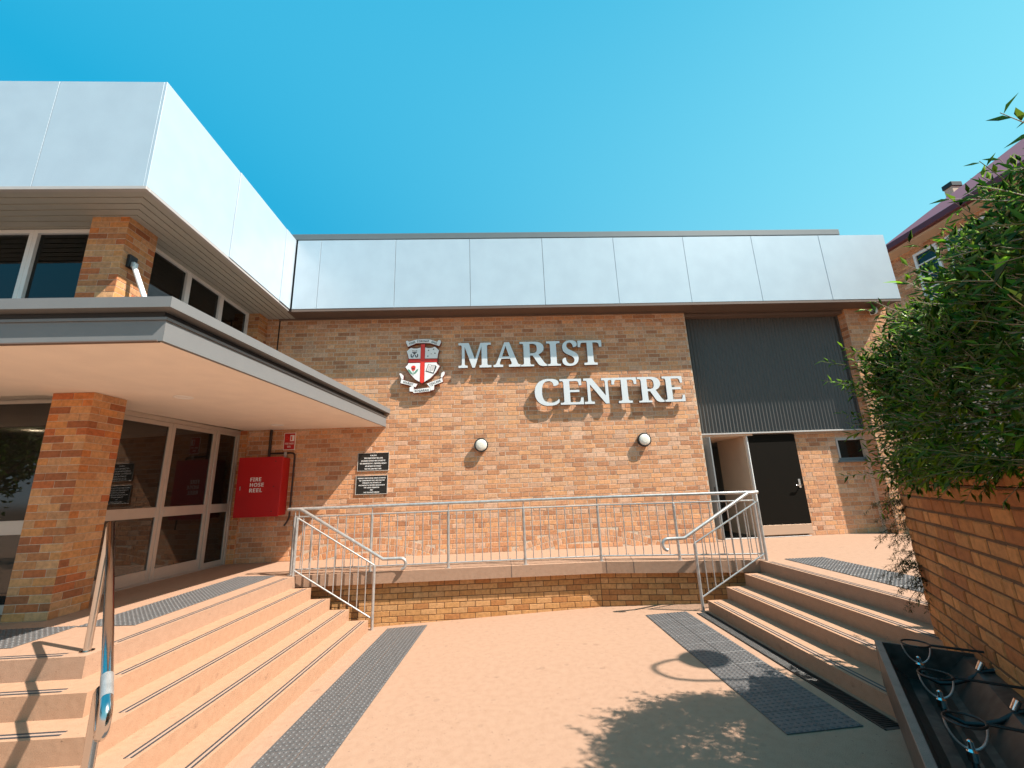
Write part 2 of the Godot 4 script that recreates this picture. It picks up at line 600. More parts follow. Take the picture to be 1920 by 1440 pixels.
func build_ground() -> void:
	var g := setting("plaza")
	var b := MB.new()
	var xs := [-60.0, -3.2, -2.0, -0.5, 1.0, 2.5, 4.0, 6.5, 60.0]
	for i in xs.size() - 1:
		var x0: float = xs[i]; var x1: float = xs[i + 1]
		var y0 := plaza_y(x0); var y1 := plaza_y(x1)
		b.quad(Vector3(x0, y0, 60), Vector3(x1, y1, 60), Vector3(x1, y1, -60), Vector3(x0, y0, -60))
	part("paving", b, M.concrete, g)
	var t := setting("terrace")
	b = MB.new()
	b.slab([Vector2(-14, -3.93), Vector2(-3.33, -3.93), Vector2(-3.10, -7.09), Vector2(1.65, -7.05), Vector2(3.93, -6.58), Vector2(3.93, -2.9), Vector2(12, -2.9), Vector2(12, -12), Vector2(-14, -12)], W - 0.17, W)
	part("terrace_slab", b, M.concrete, t)
	# expansion joints of the walkway edge: two narrow dark seals
	for q: Array in [[Vector3(0.22, 0, -7.062), Vector3(1, 0, 0.0084)], [Vector3(2.13, 0, -6.951), Vector3(0.979, 0, 0.202)], [Vector3(1.72, 0, -7.0355), Vector3(0.979, 0, 0.202)]]:
		var f := frame(q[0], q[1])
		boxp("joint_seal", Vector3(-0.006, W - 0.168, -0.01), Vector3(0.006, W - 0.004, 0.0015), M.brown_trim, t, 0.0, f)
		boxp("joint_seal", Vector3(-0.005, W - 0.01, -0.8), Vector3(0.005, W + 0.0015, -0.003), M.brown_trim, t, 0.0, f)

func corner_of(k: float) -> Vector2: return Vector2(-3.33 + 0.285 * k, -3.93 + 0.27 * k)
func wall_end_of(k: float) -> Vector2: return Vector2(-3.10 + 0.29 * k, -6.97)

func strip_pair(a: Vector3, b: Vector3, inward: Vector3, parent: Node3D) -> void:
	var u := (b - a).normalized()
	var L := (b - a).length()
	for o: float in [0.042, 0.085]:
		var mb := MB.new()
		var f := Transform3D(Basis(u, Vector3.UP, u.cross(Vector3.UP)), a + inward * o)
		mb.box(f, Vector3(0.0, -0.004, -0.0085), Vector3(L, 0.003, 0.0085), 0.001)
		part("nosing_strip", mb, M.strip, parent)
	var mc := MB.new()
	var f2 := Transform3D(Basis(u, Vector3.UP, u.cross(Vector3.UP)), a + inward * 0.0635)
	mc.box(f2, Vector3(0.0, -0.004, -0.0115), Vector3(L, 0.0015, 0.0115))
	part("nosing_strip", mc, M.strip_pale, parent)

func build_steps() -> void:
	var s := setting("entrance_steps")
	for k in range(0, 5):
		var y := W - RISE * k
		var c := corner_of(k); var e := wall_end_of(k)
		if k > 0:
			var c0 := corner_of(k - 1.12); var e0 := wall_end_of(k - 1.12)
			var b := MB.new()
			b.slab([Vector2(-14, c.y), c, e, e0, c0, Vector2(-14, c0.y)], -0.35, y)
			part("step", b, M.step, s)
		var inw := Vector3(-1, 0, 0.07).normalized()
		var d := (e - c).normalized()
		var a3 := Vector3(c.x + d.x * 0.32, y, c.y + d.y * 0.32)
		var e3 := Vector3(e.x - d.x * 0.06, y, e.y - d.y * 0.06)
		strip_pair(a3, e3, inw, s)
		strip_pair(Vector3(-9, y, c.y), Vector3(c.x - 0.22, y, c.y), Vector3(0, 0, -1), s)
	# solid core below the top slab
	var core := MB.new()
	var cc := corner_of(0.0)
	core.slab([Vector2(-14, cc.y - 0.002), cc + Vector2(-0.002, -0.002), Vector2(-3.102, -7.06), Vector2(-3.3, -8.0), Vector2(-14, -8.0)], -0.35, W - 0.172)
	part("core", core, M.step, s)
	var r := setting("side_steps")
	for k in range(0, 4):
		var y := W - RISE * k
		var x := 3.93 - 0.31 * k
		var ze := -6.52 + 0.02 * k
		if k > 0:
			var b := MB.new()
			b.slab([Vector2(x, ze), Vector2(x + 0.33, ze), Vector2(x + 0.33, -2.5), Vector2(x, -2.5)], -0.1, y)
			part("step", b, M.step, r)
		strip_pair(Vector3(x, y, ze + 0.1), Vector3(x, y, -2.9), Vector3(1, 0, 0), r)
	core = MB.new()
	core.slab([Vector2(3.932, -6.5), Vector2(6, -6.5), Vector2(6, -3.0), Vector2(3.932, -3.0)], -0.1, W - 0.172)
	part("core", core, M.step, r)

func build_low_wall() -> void:
	var w := thing("walkway_wall", "low tan brick wall under the edge of the raised walkway", "wall", Vector3(-0.5, 0, -7.1))
	var base := -0.16
	var pal := TAN
	var rows := [[0.0, [0.24]], [0.12, [0.24]]]
	var t1 := frame(Vector3(-3.0, base, -7.18), Vector3(1, 0, 0.006))
	var L1 := 4.635
	var mb := MB.new()
	backing(mb, t1, L1, W - 0.171 - base, 0.2, [], 0.003)
	part("mortar", mb, M.mortar_dark, w)
	var list := lay(t1, L1, 9, 0.082, rows, [], pal, 0.009)
	var u2 := Vector3(2.28, 0, 0.46).normalized()
	var o2 := Vector3(1.635, base, -7.152)
	var t2 := frame(o2, u2)
	mb = MB.new()
	backing(mb, t2, 2.25, W - 0.171 - base, 0.2, [], 0.003)
	part("mortar", mb, M.mortar_dark, w)
	list.append_array(lay(t2, 2.25, 9, 0.082, rows, [], pal, 0.009))
	var keep := []
	for b in list:
		var o: Vector3 = b[0].origin
		if o.y + b[2] < plaza_y(o.x) + 0.004: continue
		keep.append(b)
	build_bricks(keep, pal, w, 300)

const HALL_Z := -8.6
var arcs := [Vector3(-2.42, 0.36, 1.5), Vector3(1.78, 0.36, 1.55)]   # centre x, rise, half chord

func in_arch(x: float, y: float) -> bool:
	for a: Vector3 in arcs:
		var r := (a.z * a.z + a.y * a.y) / (2.0 * a.y)
		var cy := W + a.y - r
		var d := Vector2(x - a.x, y - cy).length()
		if d < r + 0.012 and d > r - 0.245 and absf(x - a.x) < a.z + 0.1: return true
	return false

func build_hall() -> void:
	var h := thing("hall_building", "orange brick hall with pale metal fascia and dark corrugated cladding over its side doors", "building", Vector3(0, W, HALL_Z))
	var ch := 0.0914
	var x0 := -5.15
	var t := frame(Vector3(x0, W, HALL_Z), Vector3(1, 0, 0))
	var L := 4.35 - x0
	var H := 5.72 - W
	var mb := MB.new()
	backing(mb, t, L, H, 0.25, [], 0.003)
	part("mortar", mb, M.mortar, h)
	var rows := [[0.0, [0.256, 0.256, 0.256, 0.128]], [0.448, [0.256, 0.256, 0.256, 0.128]]]
	var list := lay(t, L, 55, ch, rows, [], ORANGE, 0.012, 0.02, true)
	# headers of the two flat arches at the foot of the wall
	for a: Vector3 in arcs:
		var r := (a.z * a.z + a.y * a.y) / (2.0 * a.y)
		var cy := W + a.y - r
		for ring in 2:
			var ro := r - 0.12 * ring
			var half := asin(min(1.0, (a.z + 0.05) / ro))
			var n := int(2.0 * half * ro / 0.087)
			for i in n:
				var ang := -half + 2.0 * half * (i + 0.5) / n
				var upv := Vector3(sin(ang), cos(ang), 0)
				var uv := Vector3(cos(ang), -sin(ang), 0)
				var o := Vector3(a.x, cy, HALL_Z) + upv * (ro - 0.115) - uv * 0.038
				if o.y + 0.07 < W: continue
				list.append([frame(o, uv, upv), 0.076, 0.108, 0.02, tone(ORANGE)])
	# right of the side doors: wall under the cladding, and the tall end pier
	var t2 := frame(Vector3(5.48, W, -8.95), Vector3(1, 0, 0))
	var hole := Rect2(7.50 - 5.48, 2.26 - W, 1.1, 0.47)
	mb = MB.new()
	backing(mb, t2, 3.7, 2.16, 0.25, [hole], 0.0035)
	part("mortar", mb, M.mortar, h)
	list.append_array(lay(t2, 3.7, 23, ch, rows, [hole], ORANGE))
	var t3 := frame(Vector3(8.10, W, -8.6), Vector3(1, 0, 0))
	mb = MB.new()
	backing(mb, t3, 1.0, H, 0.5, [], 0.0035)
	part("mortar", mb, M.mortar, h)
	list.append_array(lay(t3, 1.0, 55, ch, rows, [], ORANGE))
	var t3b := frame(Vector3(8.10, W, -8.86), Vector3(0, 0, 1))
	# its left return looks back at the camera
	t3b = Transform3D(Basis(Vector3(0, 0, 1), Vector3.UP, Vector3(-1, 0, 0)), Vector3(8.098, W, -8.86))
	list.append_array(lay(t3b, 0.258, 55, ch, [[0.0, [0.256]], [0.128, [0.256]]], [], ORANGE))
	build_bricks(list, ORANGE, h, 300)
	# dark corrugated cladding, 76 mm pitch
	mb = MB.new()
	var za := -8.85
	var xa := 4.352
	var xb := 8.098
	var n := int((xb - xa) / 0.0768)
	var pts := []
	for i in n * 8 + 1:
		var x: float = xa + (xb - xa) * i / (n * 8)
		pts.append(Vector2(x, za + 0.0135 * cos(TAU * (i / 8.0))))
	for i in pts.size() - 1:
		var p: Vector2 = pts[i]; var q: Vector2 = pts[i + 1]
		var da := TAU * (i / 8.0); var db := TAU * ((i + 1) / 8.0)
		var sl := 0.0135 * TAU / 0.0768
		var na := Vector3(sl * sin(da), 0, 1).normalized(); var nb := Vector3(sl * sin(db), 0, 1).normalized()
		var A := Vector3(p.x, 2.925, p.y); var B := Vector3(q.x, 2.925, q.y)
		var C := Vector3(q.x, 5.66, q.y); var D := Vector3(p.x, 5.66, p.y)
		mb.tri(A, B, C, na, nb, nb); mb.tri(A, C, D, na, nb, na)
	mb.box(Transform3D.IDENTITY, Vector3(4.352, 2.93, -9.0), Vector3(8.098, 5.70, -8.875))
	part("corrugated_cladding", mb, M.sheet, h)
	boxp("flashing", Vector3(4.352, 2.885, -8.90), Vector3(8.098, 2.915, -8.815), M.trim, h, 0.003)
	boxp("flashing", Vector3(4.352, 5.56, -8.84), Vector3(8.098, 5.62, -8.66), M.brown_trim, h, 0.004)
	boxp("flashing", Vector3(4.354, 2.92, -8.85), Vector3(4.385, 5.6, -8.80), M.sheet, h, 0.003)
	boxp("flashing", Vector3(8.062, 2.92, -8.85), Vector3(8.094, 5.6, -8.80), M.sheet, h, 0.003)
	# vestibule of the side entrance
	var v := Node3D.new(); v.name = "vestibule"; h.add_child(v)
	boxp("ceiling", Vector3(4.35, 2.845, -10.35), Vector3(5.60, 2.885, -8.86), M.cream, v)
	boxp("side_wall", Vector3(5.46, W, -10.1), Vector3(5.58, 2.845, -8.955), M.cream, v)
	boxp("jamb", Vector3(5.435, W, -9.20), Vector3(5.478, 2.845, -8.93), M.cream, v, 0.003)
	boxp("side_wall", Vector3(4.2, W, -12.0), Vector3(4.36, 2.845, -8.86), M.interior_wall, v)
	boxp("back_wall", Vector3(4.3, W, -12.1), Vector3(7.0, 2.9, -12.0), M.interior, v)
	boxp("inner_wall", Vector3(5.60, W, -10.2), Vector3(7.0, 2.9, -10.1), M.interior, v)
	boxp("inner_ceiling", Vector3(4.2, 2.86, -12.1), Vector3(7.0, 2.9, -10.36), M.interior, v)
	boxp("doormat", Vector3(4.4, W + 0.001, -11.9), Vector3(5.45, W + 0.012, -8.98), M.black, v)
	boxp("threshold", Vector3(4.37, W + 0.001, -8.97), Vector3(6.5, W + 0.014, -8.88), M.trim, v, 0.003)
	# leaf folded back flat against the bricks
	var d := boxp("door", Vector3(5.485, W + 0.045, -8.925), Vector3(6.545, 2.862, -8.88), M.door_dark, h, 0.003)
	d.set_meta("label", "dark door leaf folded back against the bricks")
	boxp("edge_strip", Vector3(5.463, W + 0.045, -8.93), Vector3(5.483, 2.862, -8.872), M.white, d, 0.002)
	boxp("kick_plate", Vector3(5.49, W + 0.05, -8.88), Vector3(6.54, W + 0.24, -8.876), M.kick, d, 0.001)
	boxp("handle_plate", Vector3(6.43, 1.72, -8.88), Vector3(6.475, 1.90, -8.872), M.chrome, d, 0.003)
	var tb := MB.new()
	tb.tube([Vector3(6.452, 1.77, -8.875), Vector3(6.452, 1.77, -8.83), Vector3(6.44, 1.77, -8.822), Vector3(6.33, 1.77, -8.822)], 0.011, -1, 8)
	part("handle", tb, M.chrome, d)
	# narrow leaf standing open square to the wall
	var f := Transform3D(Basis(Vector3.UP, 0.46), Vector3(4.385, 0, -8.91))
	d = boxp("door", Vector3(-0.022, W + 0.03, 0.0), Vector3(0.022, 2.82, 0.31), M.door_grey, h, 0.003, f)
	d.set_meta("label", "narrow grey door leaf standing open")
	boxp("kick_plate", Vector3(-0.026, W + 0.04, 0.02), Vector3(-0.0225, W + 0.24, 0.30), M.kick, d, 0.001, f)
	boxp("lock", Vector3(-0.03, 1.70, 0.26), Vector3(-0.0225, 1.80, 0.29), M.black, d, 0.002, f)
	# small high window
	var w := boxp("window", Vector3(7.50, 2.26, -9.05), Vector3(8.60, 2.31, -8.93), M.roof_edge, h, 0.003)
	boxp("frame", Vector3(7.50, 2.69, -9.05), Vector3(8.60, 2.73, -8.93), M.trim, w, 0.003)
	boxp("frame", Vector3(7.50, 2.31, -9.05), Vector3(7.535, 2.69, -8.93), M.trim, w, 0.003)
	boxp("pane", Vector3(7.535, 2.31, -9.0), Vector3(8.60, 2.69, -8.995), M.glass_dark, w)
	boxp("reveal_back", Vector3(7.4, 2.2, -9.6), Vector3(8.7, 2.8, -9.3), M.interior, w)
	boxp("sill", Vector3(7.46, 2.215, -9.0), Vector3(8.64, 2.258, -8.90), M.roof_edge, h, 0.004)
	# fascia of pale metal panels
	var fb := 5.675
	var ft := 7.262
	boxp("fascia_frame", Vector3(-4.10, fb + 0.02, -8.6), Vector3(9.04, ft - 0.01, -8.185), M.panel_back, h)
	var js := [-4.095, -3.599, -2.013, -0.42, 1.165, 2.754, 4.338, 5.912, 7.49, 9.045]
	for i in js.size() - 1:
		boxp("fascia_panel", Vector3(js[i] + 0.004, fb, -8.184 + 0.001), Vector3(js[i + 1] - 0.004, ft, -8.15 + rng.randf_range(-0.0015, 0.0015)), M.panel, h, 0.0015)
	boxp("fascia_panel", Vector3(9.012, fb, -10.5), Vector3(9.045, ft, -8.19), M.panel, h, 0.0015)
	boxp("drip_trim", Vector3(-4.095, fb - 0.062, -8.20), Vector3(9.045, fb - 0.001, -8.155), M.brown_trim, h, 0.004)
	boxp("soffit", Vector3(-4.5, fb - 0.03, -8.62), Vector3(9.04, fb + 0.018, -8.201), M.brown_trim, h)
	boxp("soffit", Vector3(4.352, fb - 0.045, -8.86), Vector3(9.04, fb + 0.01, -8.62), M.brown_trim, h)
	boxp("wall_plate", Vector3(-4.55, 5.61, -8.599), Vector3(4.35, 5.648, -8.57), M.brown_trim, h, 0.003)
	# roof edge with the corrugated ends of its sheets below
	boxp("roof_edge", Vector3(-4.3, 7.315, -9.4), Vector3(8.07, 7.455, -8.20), M.roof_edge, h, 0.006)
	mb = MB.new()
	for i in 161:
		var x := -4.25 + i * 0.0765
		mb.tube([Vector3(x, 7.285, -8.235), Vector3(x, 7.285, -9.2)], 0.026, -1, 6)
	part("roof_sheet", mb, M.gutter_dark, h)
	boxp("roof", Vector3(-6.0, 7.2, -20.0), Vector3(9.0, 7.26, -8.6), M.roof_edge, h)
	boxp("side_wall", Vector3(8.95, W, -20.0), Vector3(9.1, 5.9, -9.1), M.mortar, h)
	boxp("movement_joint", Vector3(-4.548, 3.6, -8.601), Vector3(-4.522, 5.61, -8.592), M.pipe, h)

func window_bay(parent: Node3D, t: Transform3D, w: float, y0: float, y1: float, fr: float, deep: float, glass: Material, fm: Material) -> void:
	# frame of four bars round a pane, in local x from 0 to w
	var win := boxp("window", Vector3(0, y0, -deep), Vector3(w, y0 + fr, 0), fm, parent, 0.003, t)
	boxp("frame", Vector3(0, y1 - fr, -deep), Vector3(w, y1, 0), fm, win, 0.003, t)
	boxp("frame", Vector3(0, y0 + fr, -deep), Vector3(fr, y1 - fr, 0), fm, win, 0.003, t)
	boxp("frame", Vector3(w - fr, y0 + fr, -deep), Vector3(w, y1 - fr, 0), fm, win, 0.003, t)
	boxp("pane", Vector3(fr, y0 + fr, -deep * 0.6), Vector3(w - fr, y1 - fr, -deep * 0.6 + 0.006), glass, win, 0.0, t)

func glazed(called: String, parent: Node3D, t: Transform3D, x0: float, x1: float, y0: float, y1: float, st: float, rail_y: float, rail_h: float, bot: float) -> MeshInstance3D:
	# aluminium leaf: two stiles, three rails, two panes
	var d := boxp(called, Vector3(x0, y0, -0.045), Vector3(x0 + st, y1, 0), M.frame_metal, parent, 0.004, t)
	boxp("stile", Vector3(x1 - st, y0, -0.045), Vector3(x1, y1, 0), M.frame_metal, d, 0.004, t)
	boxp("rail", Vector3(x0 + st, y0, -0.045), Vector3(x1 - st, y0 + bot, 0), M.frame_metal, d, 0.003, t)
	boxp("rail", Vector3(x0 + st, y1 - st, -0.045), Vector3(x1 - st, y1, 0), M.frame_metal, d, 0.003, t)
	boxp("rail", Vector3(x0 + st, rail_y, -0.045), Vector3(x1 - st, rail_y + rail_h, 0), M.frame_metal, d, 0.003, t)
	boxp("pane", Vector3(x0 + st, y0 + bot, -0.026), Vector3(x1 - st, rail_y, -0.020), M.glass, d, 0.0, t)
	boxp("pane", Vector3(x0 + st, rail_y + rail_h, -0.026), Vector3(x1 - st, y1 - st, -0.020), M.glass, d, 0.0, t)
	return d

func pier(parent: Node3D, called: String, x0: float, x1: float, zf: float, zb: float, y0: float, y1: float) -> void:
	# brick pier: front face at zf, right face at x1
	var ch := 0.0865
	var n := int(round((y1 - y0) / ch))
	ch = (y1 - y0) / n
	var core := boxp(called, Vector3(x0 + 0.003, y0, zb + 0.003), Vector3(x1 - 0.003, y1, zf - 0.003), M.mortar, parent)
	var w := x1 - x0
	var d := zf - zb
	var rows := [[0.0, [0.24]], [0.12, [0.24]]]
	var list := lay(frame(Vector3(x0, y0, zf), Vector3(1, 0, 0)), w, n, ch, rows, [], MIXED, 0.007, 0.02)
	var tr := Transform3D(Basis(Vector3(0, 0, -1), Vector3.UP, Vector3(1, 0, 0)), Vector3(x1, y0, zf))
	list.append_array(lay(tr, d, n, ch, [[0.12, [0.24]], [0.0, [0.24]]], [], MIXED, 0.007, 0.02))
	build_bricks(list, MIXED, core, 300)

func build_wing() -> void:
	var w := thing("entrance_wing", "entrance wing with flat canopy, glass doors and pale metal fascia over brick piers", "building", Vector3(-5.2, W, -6))
	# piers
	pier(w, "pier", -5.275, -4.80, -5.11, -5.58, W, 3.246)
	pier(w, "pier", -5.265, -4.785, -5.08, -5.56, 3.62, 5.655)
	pier(w, "pier", -5.12, -4.79, -8.27, -8.60, 3.62, 5.655)
	pier(w, "pier", -5.14, -4.93, -8.57, -8.62, W, 3.246)
	# upper windows under the eaves, right side
	var tr := Transform3D(Basis(Vector3(0, 0, -1), Vector3.UP, Vector3(1, 0, 0)), Vector3(-5.0, 0, -5.58))
	var ws := [0.0, 0.97, 1.82, 2.69]
	for i in 3:
		var tt := tr
		tt.origin.z -= ws[i]
		window_bay(w, tt, ws[i + 1] - ws[i] - 0.002, 4.45, 5.65, 0.05, 0.08, M.glass_dark, M.white_metal)
	# upper windows, front
	var tf := frame(Vector3(-8.1, 0, -5.32), Vector3(1, 0, 0))
	for a: Array in [[0.0, 1.86], [1.862, 2.83]]:
		var tt := tf
		tt.origin.x += a[0]
		window_bay(w, tt, a[1] - a[0], 4.4, 5.63, 0.055, 0.08, M.glass_dark, M.white_metal)
	boxp("upper_wall", Vector3(-9.5, 3.6, -5.5), Vector3(-5.27, 4.4, -5.35), M.mortar, w)
	boxp("upper_wall", Vector3(-5.2, 3.6, -8.6), Vector3(-5.02, 4.45, -5.58), M.mortar, w)
	# rooms: closed and dark
	var room := Node3D.new(); room.name = "interior"; w.add_child(room)
	boxp("ceiling", Vector3(-12, 5.66, -9), Vector3(-5.1, 5.7, -5.4), M.interior, room)
	boxp("upper_floor", Vector3(-12, 4.2, -8.95), Vector3(-5.12, 4.3, -5.4), M.interior, room)
	boxp("room_floor", Vector3(-12, W + 0.002, -9), Vector3(-5.42, W + 0.006, -5.5), M.interior_wall, room)
	boxp("room_wall", Vector3(-12, W, -9.2), Vector3(-5.16, 5.7, -8.66), M.interior_wall, room)
	boxp("room_wall", Vector3(-12.2, W, -9), Vector3(-12, 5.7, -5.4), M.interior_wall, room)
	boxp("room_ceiling", Vector3(-12, 3.26, -8.66), Vector3(-5.45, 3.34, -5.46), M.plaster, room)
	for p: Vector3 in [Vector3(-7.03, 3.258, -9.66), Vector3(-8.29, 3.258, -11.57), Vector3(-8.26, 3.258, -7.85)]:
		var dl := MB.new()
		dl.lathe(Transform3D(Basis(Vector3.RIGHT, PI), p), [[0.0, 0.004], [0.075, 0.004], [0.085, 0.0]], 20)
		part("ceiling_light", dl, M.lit, room)
		var ol := OmniLight3D.new()
		ol.name = "ceiling_lamp"
		ol.light_energy = 0.12
		ol.light_color = Color(1.0, 0.9, 0.75)
		ol.light_size = 0.08
		ol.omni_range = 12.0
		ol.omni_attenuation = 2.0
		ol.shadow_enabled = true
		room.add_child(ol, true)
		ol.position = p - w.position + Vector3(0, -0.09, 0)
	# doors: a skewed line of aluminium leaves
	var A := Vector3(-5.43, 0, -5.60)
	var B := Vector3(-5.125, 0, -8.58)
	var td := frame(A, B - A)
	td.basis = Basis((B - A).normalized(), Vector3.UP, (B - A).normalized().cross(Vector3.UP))
	if td.basis.z.x < 0:
		td.basis.z = -td.basis.z
	# local x runs away from the camera, z looks to the right; keep it right-handed
	var u := (A - B).normalized()
	td = Transform3D(Basis(u, Vector3.UP, u.cross(Vector3.UP)), B)
	var head := boxp("door_frame", Vector3(0, 3.17, -0.06), Vector3((A - B).length(), 3.245, 0.01), M.frame_metal, w, 0.004, td)
	for x: float in [0.0, 0.56, 2.52, 2.94]:
		boxp("post", Vector3(x, W, -0.06), Vector3(x + 0.05, 3.17, 0.01), M.frame_metal, head, 0.004, td)
	boxp("sill", Vector3(0.05, W + 0.001, -0.06), Vector3(2.94, W + 0.022, 0.008), M.frame_metal, head, 0.002, td)
	glazed("fixed_light", w, td, 0.052, 0.558, W + 0.024, 3.168, 0.045, 1.70, 0.15, 0.08)
	for k in 2:
		var x := 0.612 + k * 0.954
		var leaf := glazed("door", w, td, x, x + 0.95, W + 0.024, 3.168, 0.065, 1.70, 0.15, 0.17)
		var hx := x + 0.92 if k == 0 else x + 0.03
		var sg := -1.0 if k == 0 else 1.0
		boxp("handle_plate", Vector3(hx - 0.016, 1.74, 0.0), Vector3(hx + 0.016, 2.02, 0.008), M.chrome, leaf, 0.002, td)
		var hb := MB.new()
		hb.tube([td * Vector3(hx, 1.82, 0.006), td * Vector3(hx, 1.82, 0.05), td * Vector3(hx + sg * 0.02, 1.82, 0.06), td * Vector3(hx + sg * 0.14, 1.82, 0.06)], 0.010, -1, 8)
		part("handle", hb, M.chrome, leaf)
	glazed("fixed_light", w, td, 2.572, 2.938, W + 0.024, 3.168, 0.045, 1.70, 0.15, 0.08)
	# front glass left of the pier
	var tg := frame(Vector3(-9.3, 0, -5.36), Vector3(1, 0, 0))
	glazed("fixed_light", w, tg, 2.0, 4.02, W + 0.024, 3.235, 0.05, 1.62, 0.16, 0.10)
	glazed("fixed_light", w, tg, 0.0, 1.995, W + 0.024, 3.235, 0.05, 1.62, 0.16, 0.10)
	# canopy: plaster ceiling, fascia, recess, gutter cap
	var c0 := Vector2(-2.75, -3.42)
	var c1 := Vector2(-2.20, -8.595)
	var fl := Vector2(-14, -3.37)
	var can := MB.new()
	can.slab([fl + Vector2(0, -0.03), c0 + Vector2(-0.03, -0.03), c1 + Vector2(-0.03, 0), Vector2(-5.0, -8.595), Vector2(-5.46, -5.2), Vector2(-14, -5.2)], 3.248, 3.44)
	var canopy := part("canopy", can, M.plaster, w)
	can = MB.new()
	can.slab([Vector2(-14, -5.19), Vector2(-5.28, -5.19), Vector2(-5.46, -8.59), Vector2(-14, -8.59)], 3.36, 3.60)
	part("roof_deck", can, M.gutter_dark, canopy)
	can = MB.new()
	can.slab([fl + Vector2(0, -0.05), c0 + Vector2(-0.06, -0.05), c1 + Vector2(-0.05, 0), Vector2(-5.0, -8.595), Vector2(-5.3, -5.2), Vector2(-14, -5.2)], 3.445, 3.585)
	part("roof_deck", can, M.gutter_dark, canopy)
	var along := (c1 - c0).normalized()
	var tside := Transform3D(Basis(Vector3(along.x, 0, along.y), Vector3.UP, Vector3(-along.y, 0, along.x)), Vector3(c0.x, 0, c0.y))
	if tside.basis.z.x < 0: tside.basis.z = -tside.basis.z
	var ls := (c1 - c0).length()
	# right side, mitred at the corner by overlap inside
	for q: Array in [["fascia", 3.242, 3.425, 0.0, M.gutter], ["fascia_lip", 3.427, 3.452, 0.012, M.gutter], ["gutter_cap", 3.515, 3.61, 0.075, M.gutter]]:
		var o: float = q[3]
		var s := MB.new()
		s.slab([c0 + Vector2(-0.04, -0.03), Vector2(c0.x + o, c0.y + o), Vector2(c1.x + o, c1.y), Vector2(c1.x - 0.028, c1.y)], q[1], q[2])
		part(q[0], s, q[4], canopy)
		s = MB.new()
		s.slab([fl + Vector2(0, -0.03), fl + Vector2(0, o), Vector2(c0.x + o - 0.001, c0.y + o), c0 + Vector2(-0.041, -0.03)], q[1], q[2])
		part(q[0], s, q[4], canopy)
	boxp("shadow_bead", Vector3(-14, 3.236, -3.45), Vector3(-2.79, 3.247, -3.405), M.brown_trim, canopy)
	for p: Vector3 in [Vector3(-4.04, 3.247, -5.51), Vector3(-4.06, 3.247, -7.98)]:
		var dl := MB.new()
		dl.lathe(Transform3D(Basis(Vector3.RIGHT, PI), p), [[0.0, 0.002], [0.085, 0.002], [0.088, 0.008], [0.108, 0.008], [0.112, 0.0]], 28)
		part("downlight", dl, M.white, canopy)
	# eaves: fascia panels and boarded soffit
	var fx := -4.15
	var fz := -4.53
	var y0 := 5.675
	var y1 := 7.265
	boxp("fascia_frame", Vector3(-14, y0 + 0.03, -8.6), Vector3(fx - 0.036, y1 - 0.01, fz - 0.036), M.panel_back, w)
	var zs := [fz, -6.15, -7.74, -8.148]
	for i in 3:
		boxp("fascia_panel", Vector3(fx - 0.034, y0, zs[i + 1] + 0.003), Vector3(fx + 0.012 * i + rng.randf_range(0, 0.002), y1, zs[i] - (0.003 if i else 0.0)), M.panel, w, 0.0015)
	var xs := [fx - 0.036, -5.49, -7.08, -8.67]
	for i in 3:
		boxp("fascia_panel", Vector3(xs[i + 1] + 0.004, y0, fz - 0.034), Vector3(xs[i] - (0.004 if i else 0.0), y1, fz), M.panel, w, 0.0015)
	boxp("edge_trim", Vector3(fx - 0.05, y0 - 0.045, -8.15), Vector3(fx + 0.004, y0 - 0.001, fz - 0.051), M.trim, w, 0.003)
	boxp("edge_trim", Vector3(-9, y0 - 0.045, fz - 0.05), Vector3(fx + 0.004, y0 - 0.001, fz + 0.004), M.trim, w, 0.003)
	boxp("soffit_lining", Vector3(-9, y0 + 0.002, -8.59), Vector3(fx - 0.05, y0 + 0.025, fz - 0.05), M.black, w)
	var nb := 7
	for i in nb:
		var a := 0.055 + i * 0.118
		var b := a + 0.100
		var s := MB.new()
		s.slab([Vector2(-9, fz - a), Vector2(fx - a, fz - a), Vector2(fx - a, -8.59), Vector2(fx - b, -8.59), Vector2(fx - b, fz - b), Vector2(-9, fz - b)], y0 - 0.032, y0 - 0.004)
		part("soffit_board", s, M.soffit_board, w)
	boxp("roof", Vector3(-14, y1 - 0.008, -8.6), Vector3(fx - 0.03, y1 + 0.002, fz - 0.03), M.roof_edge, w)

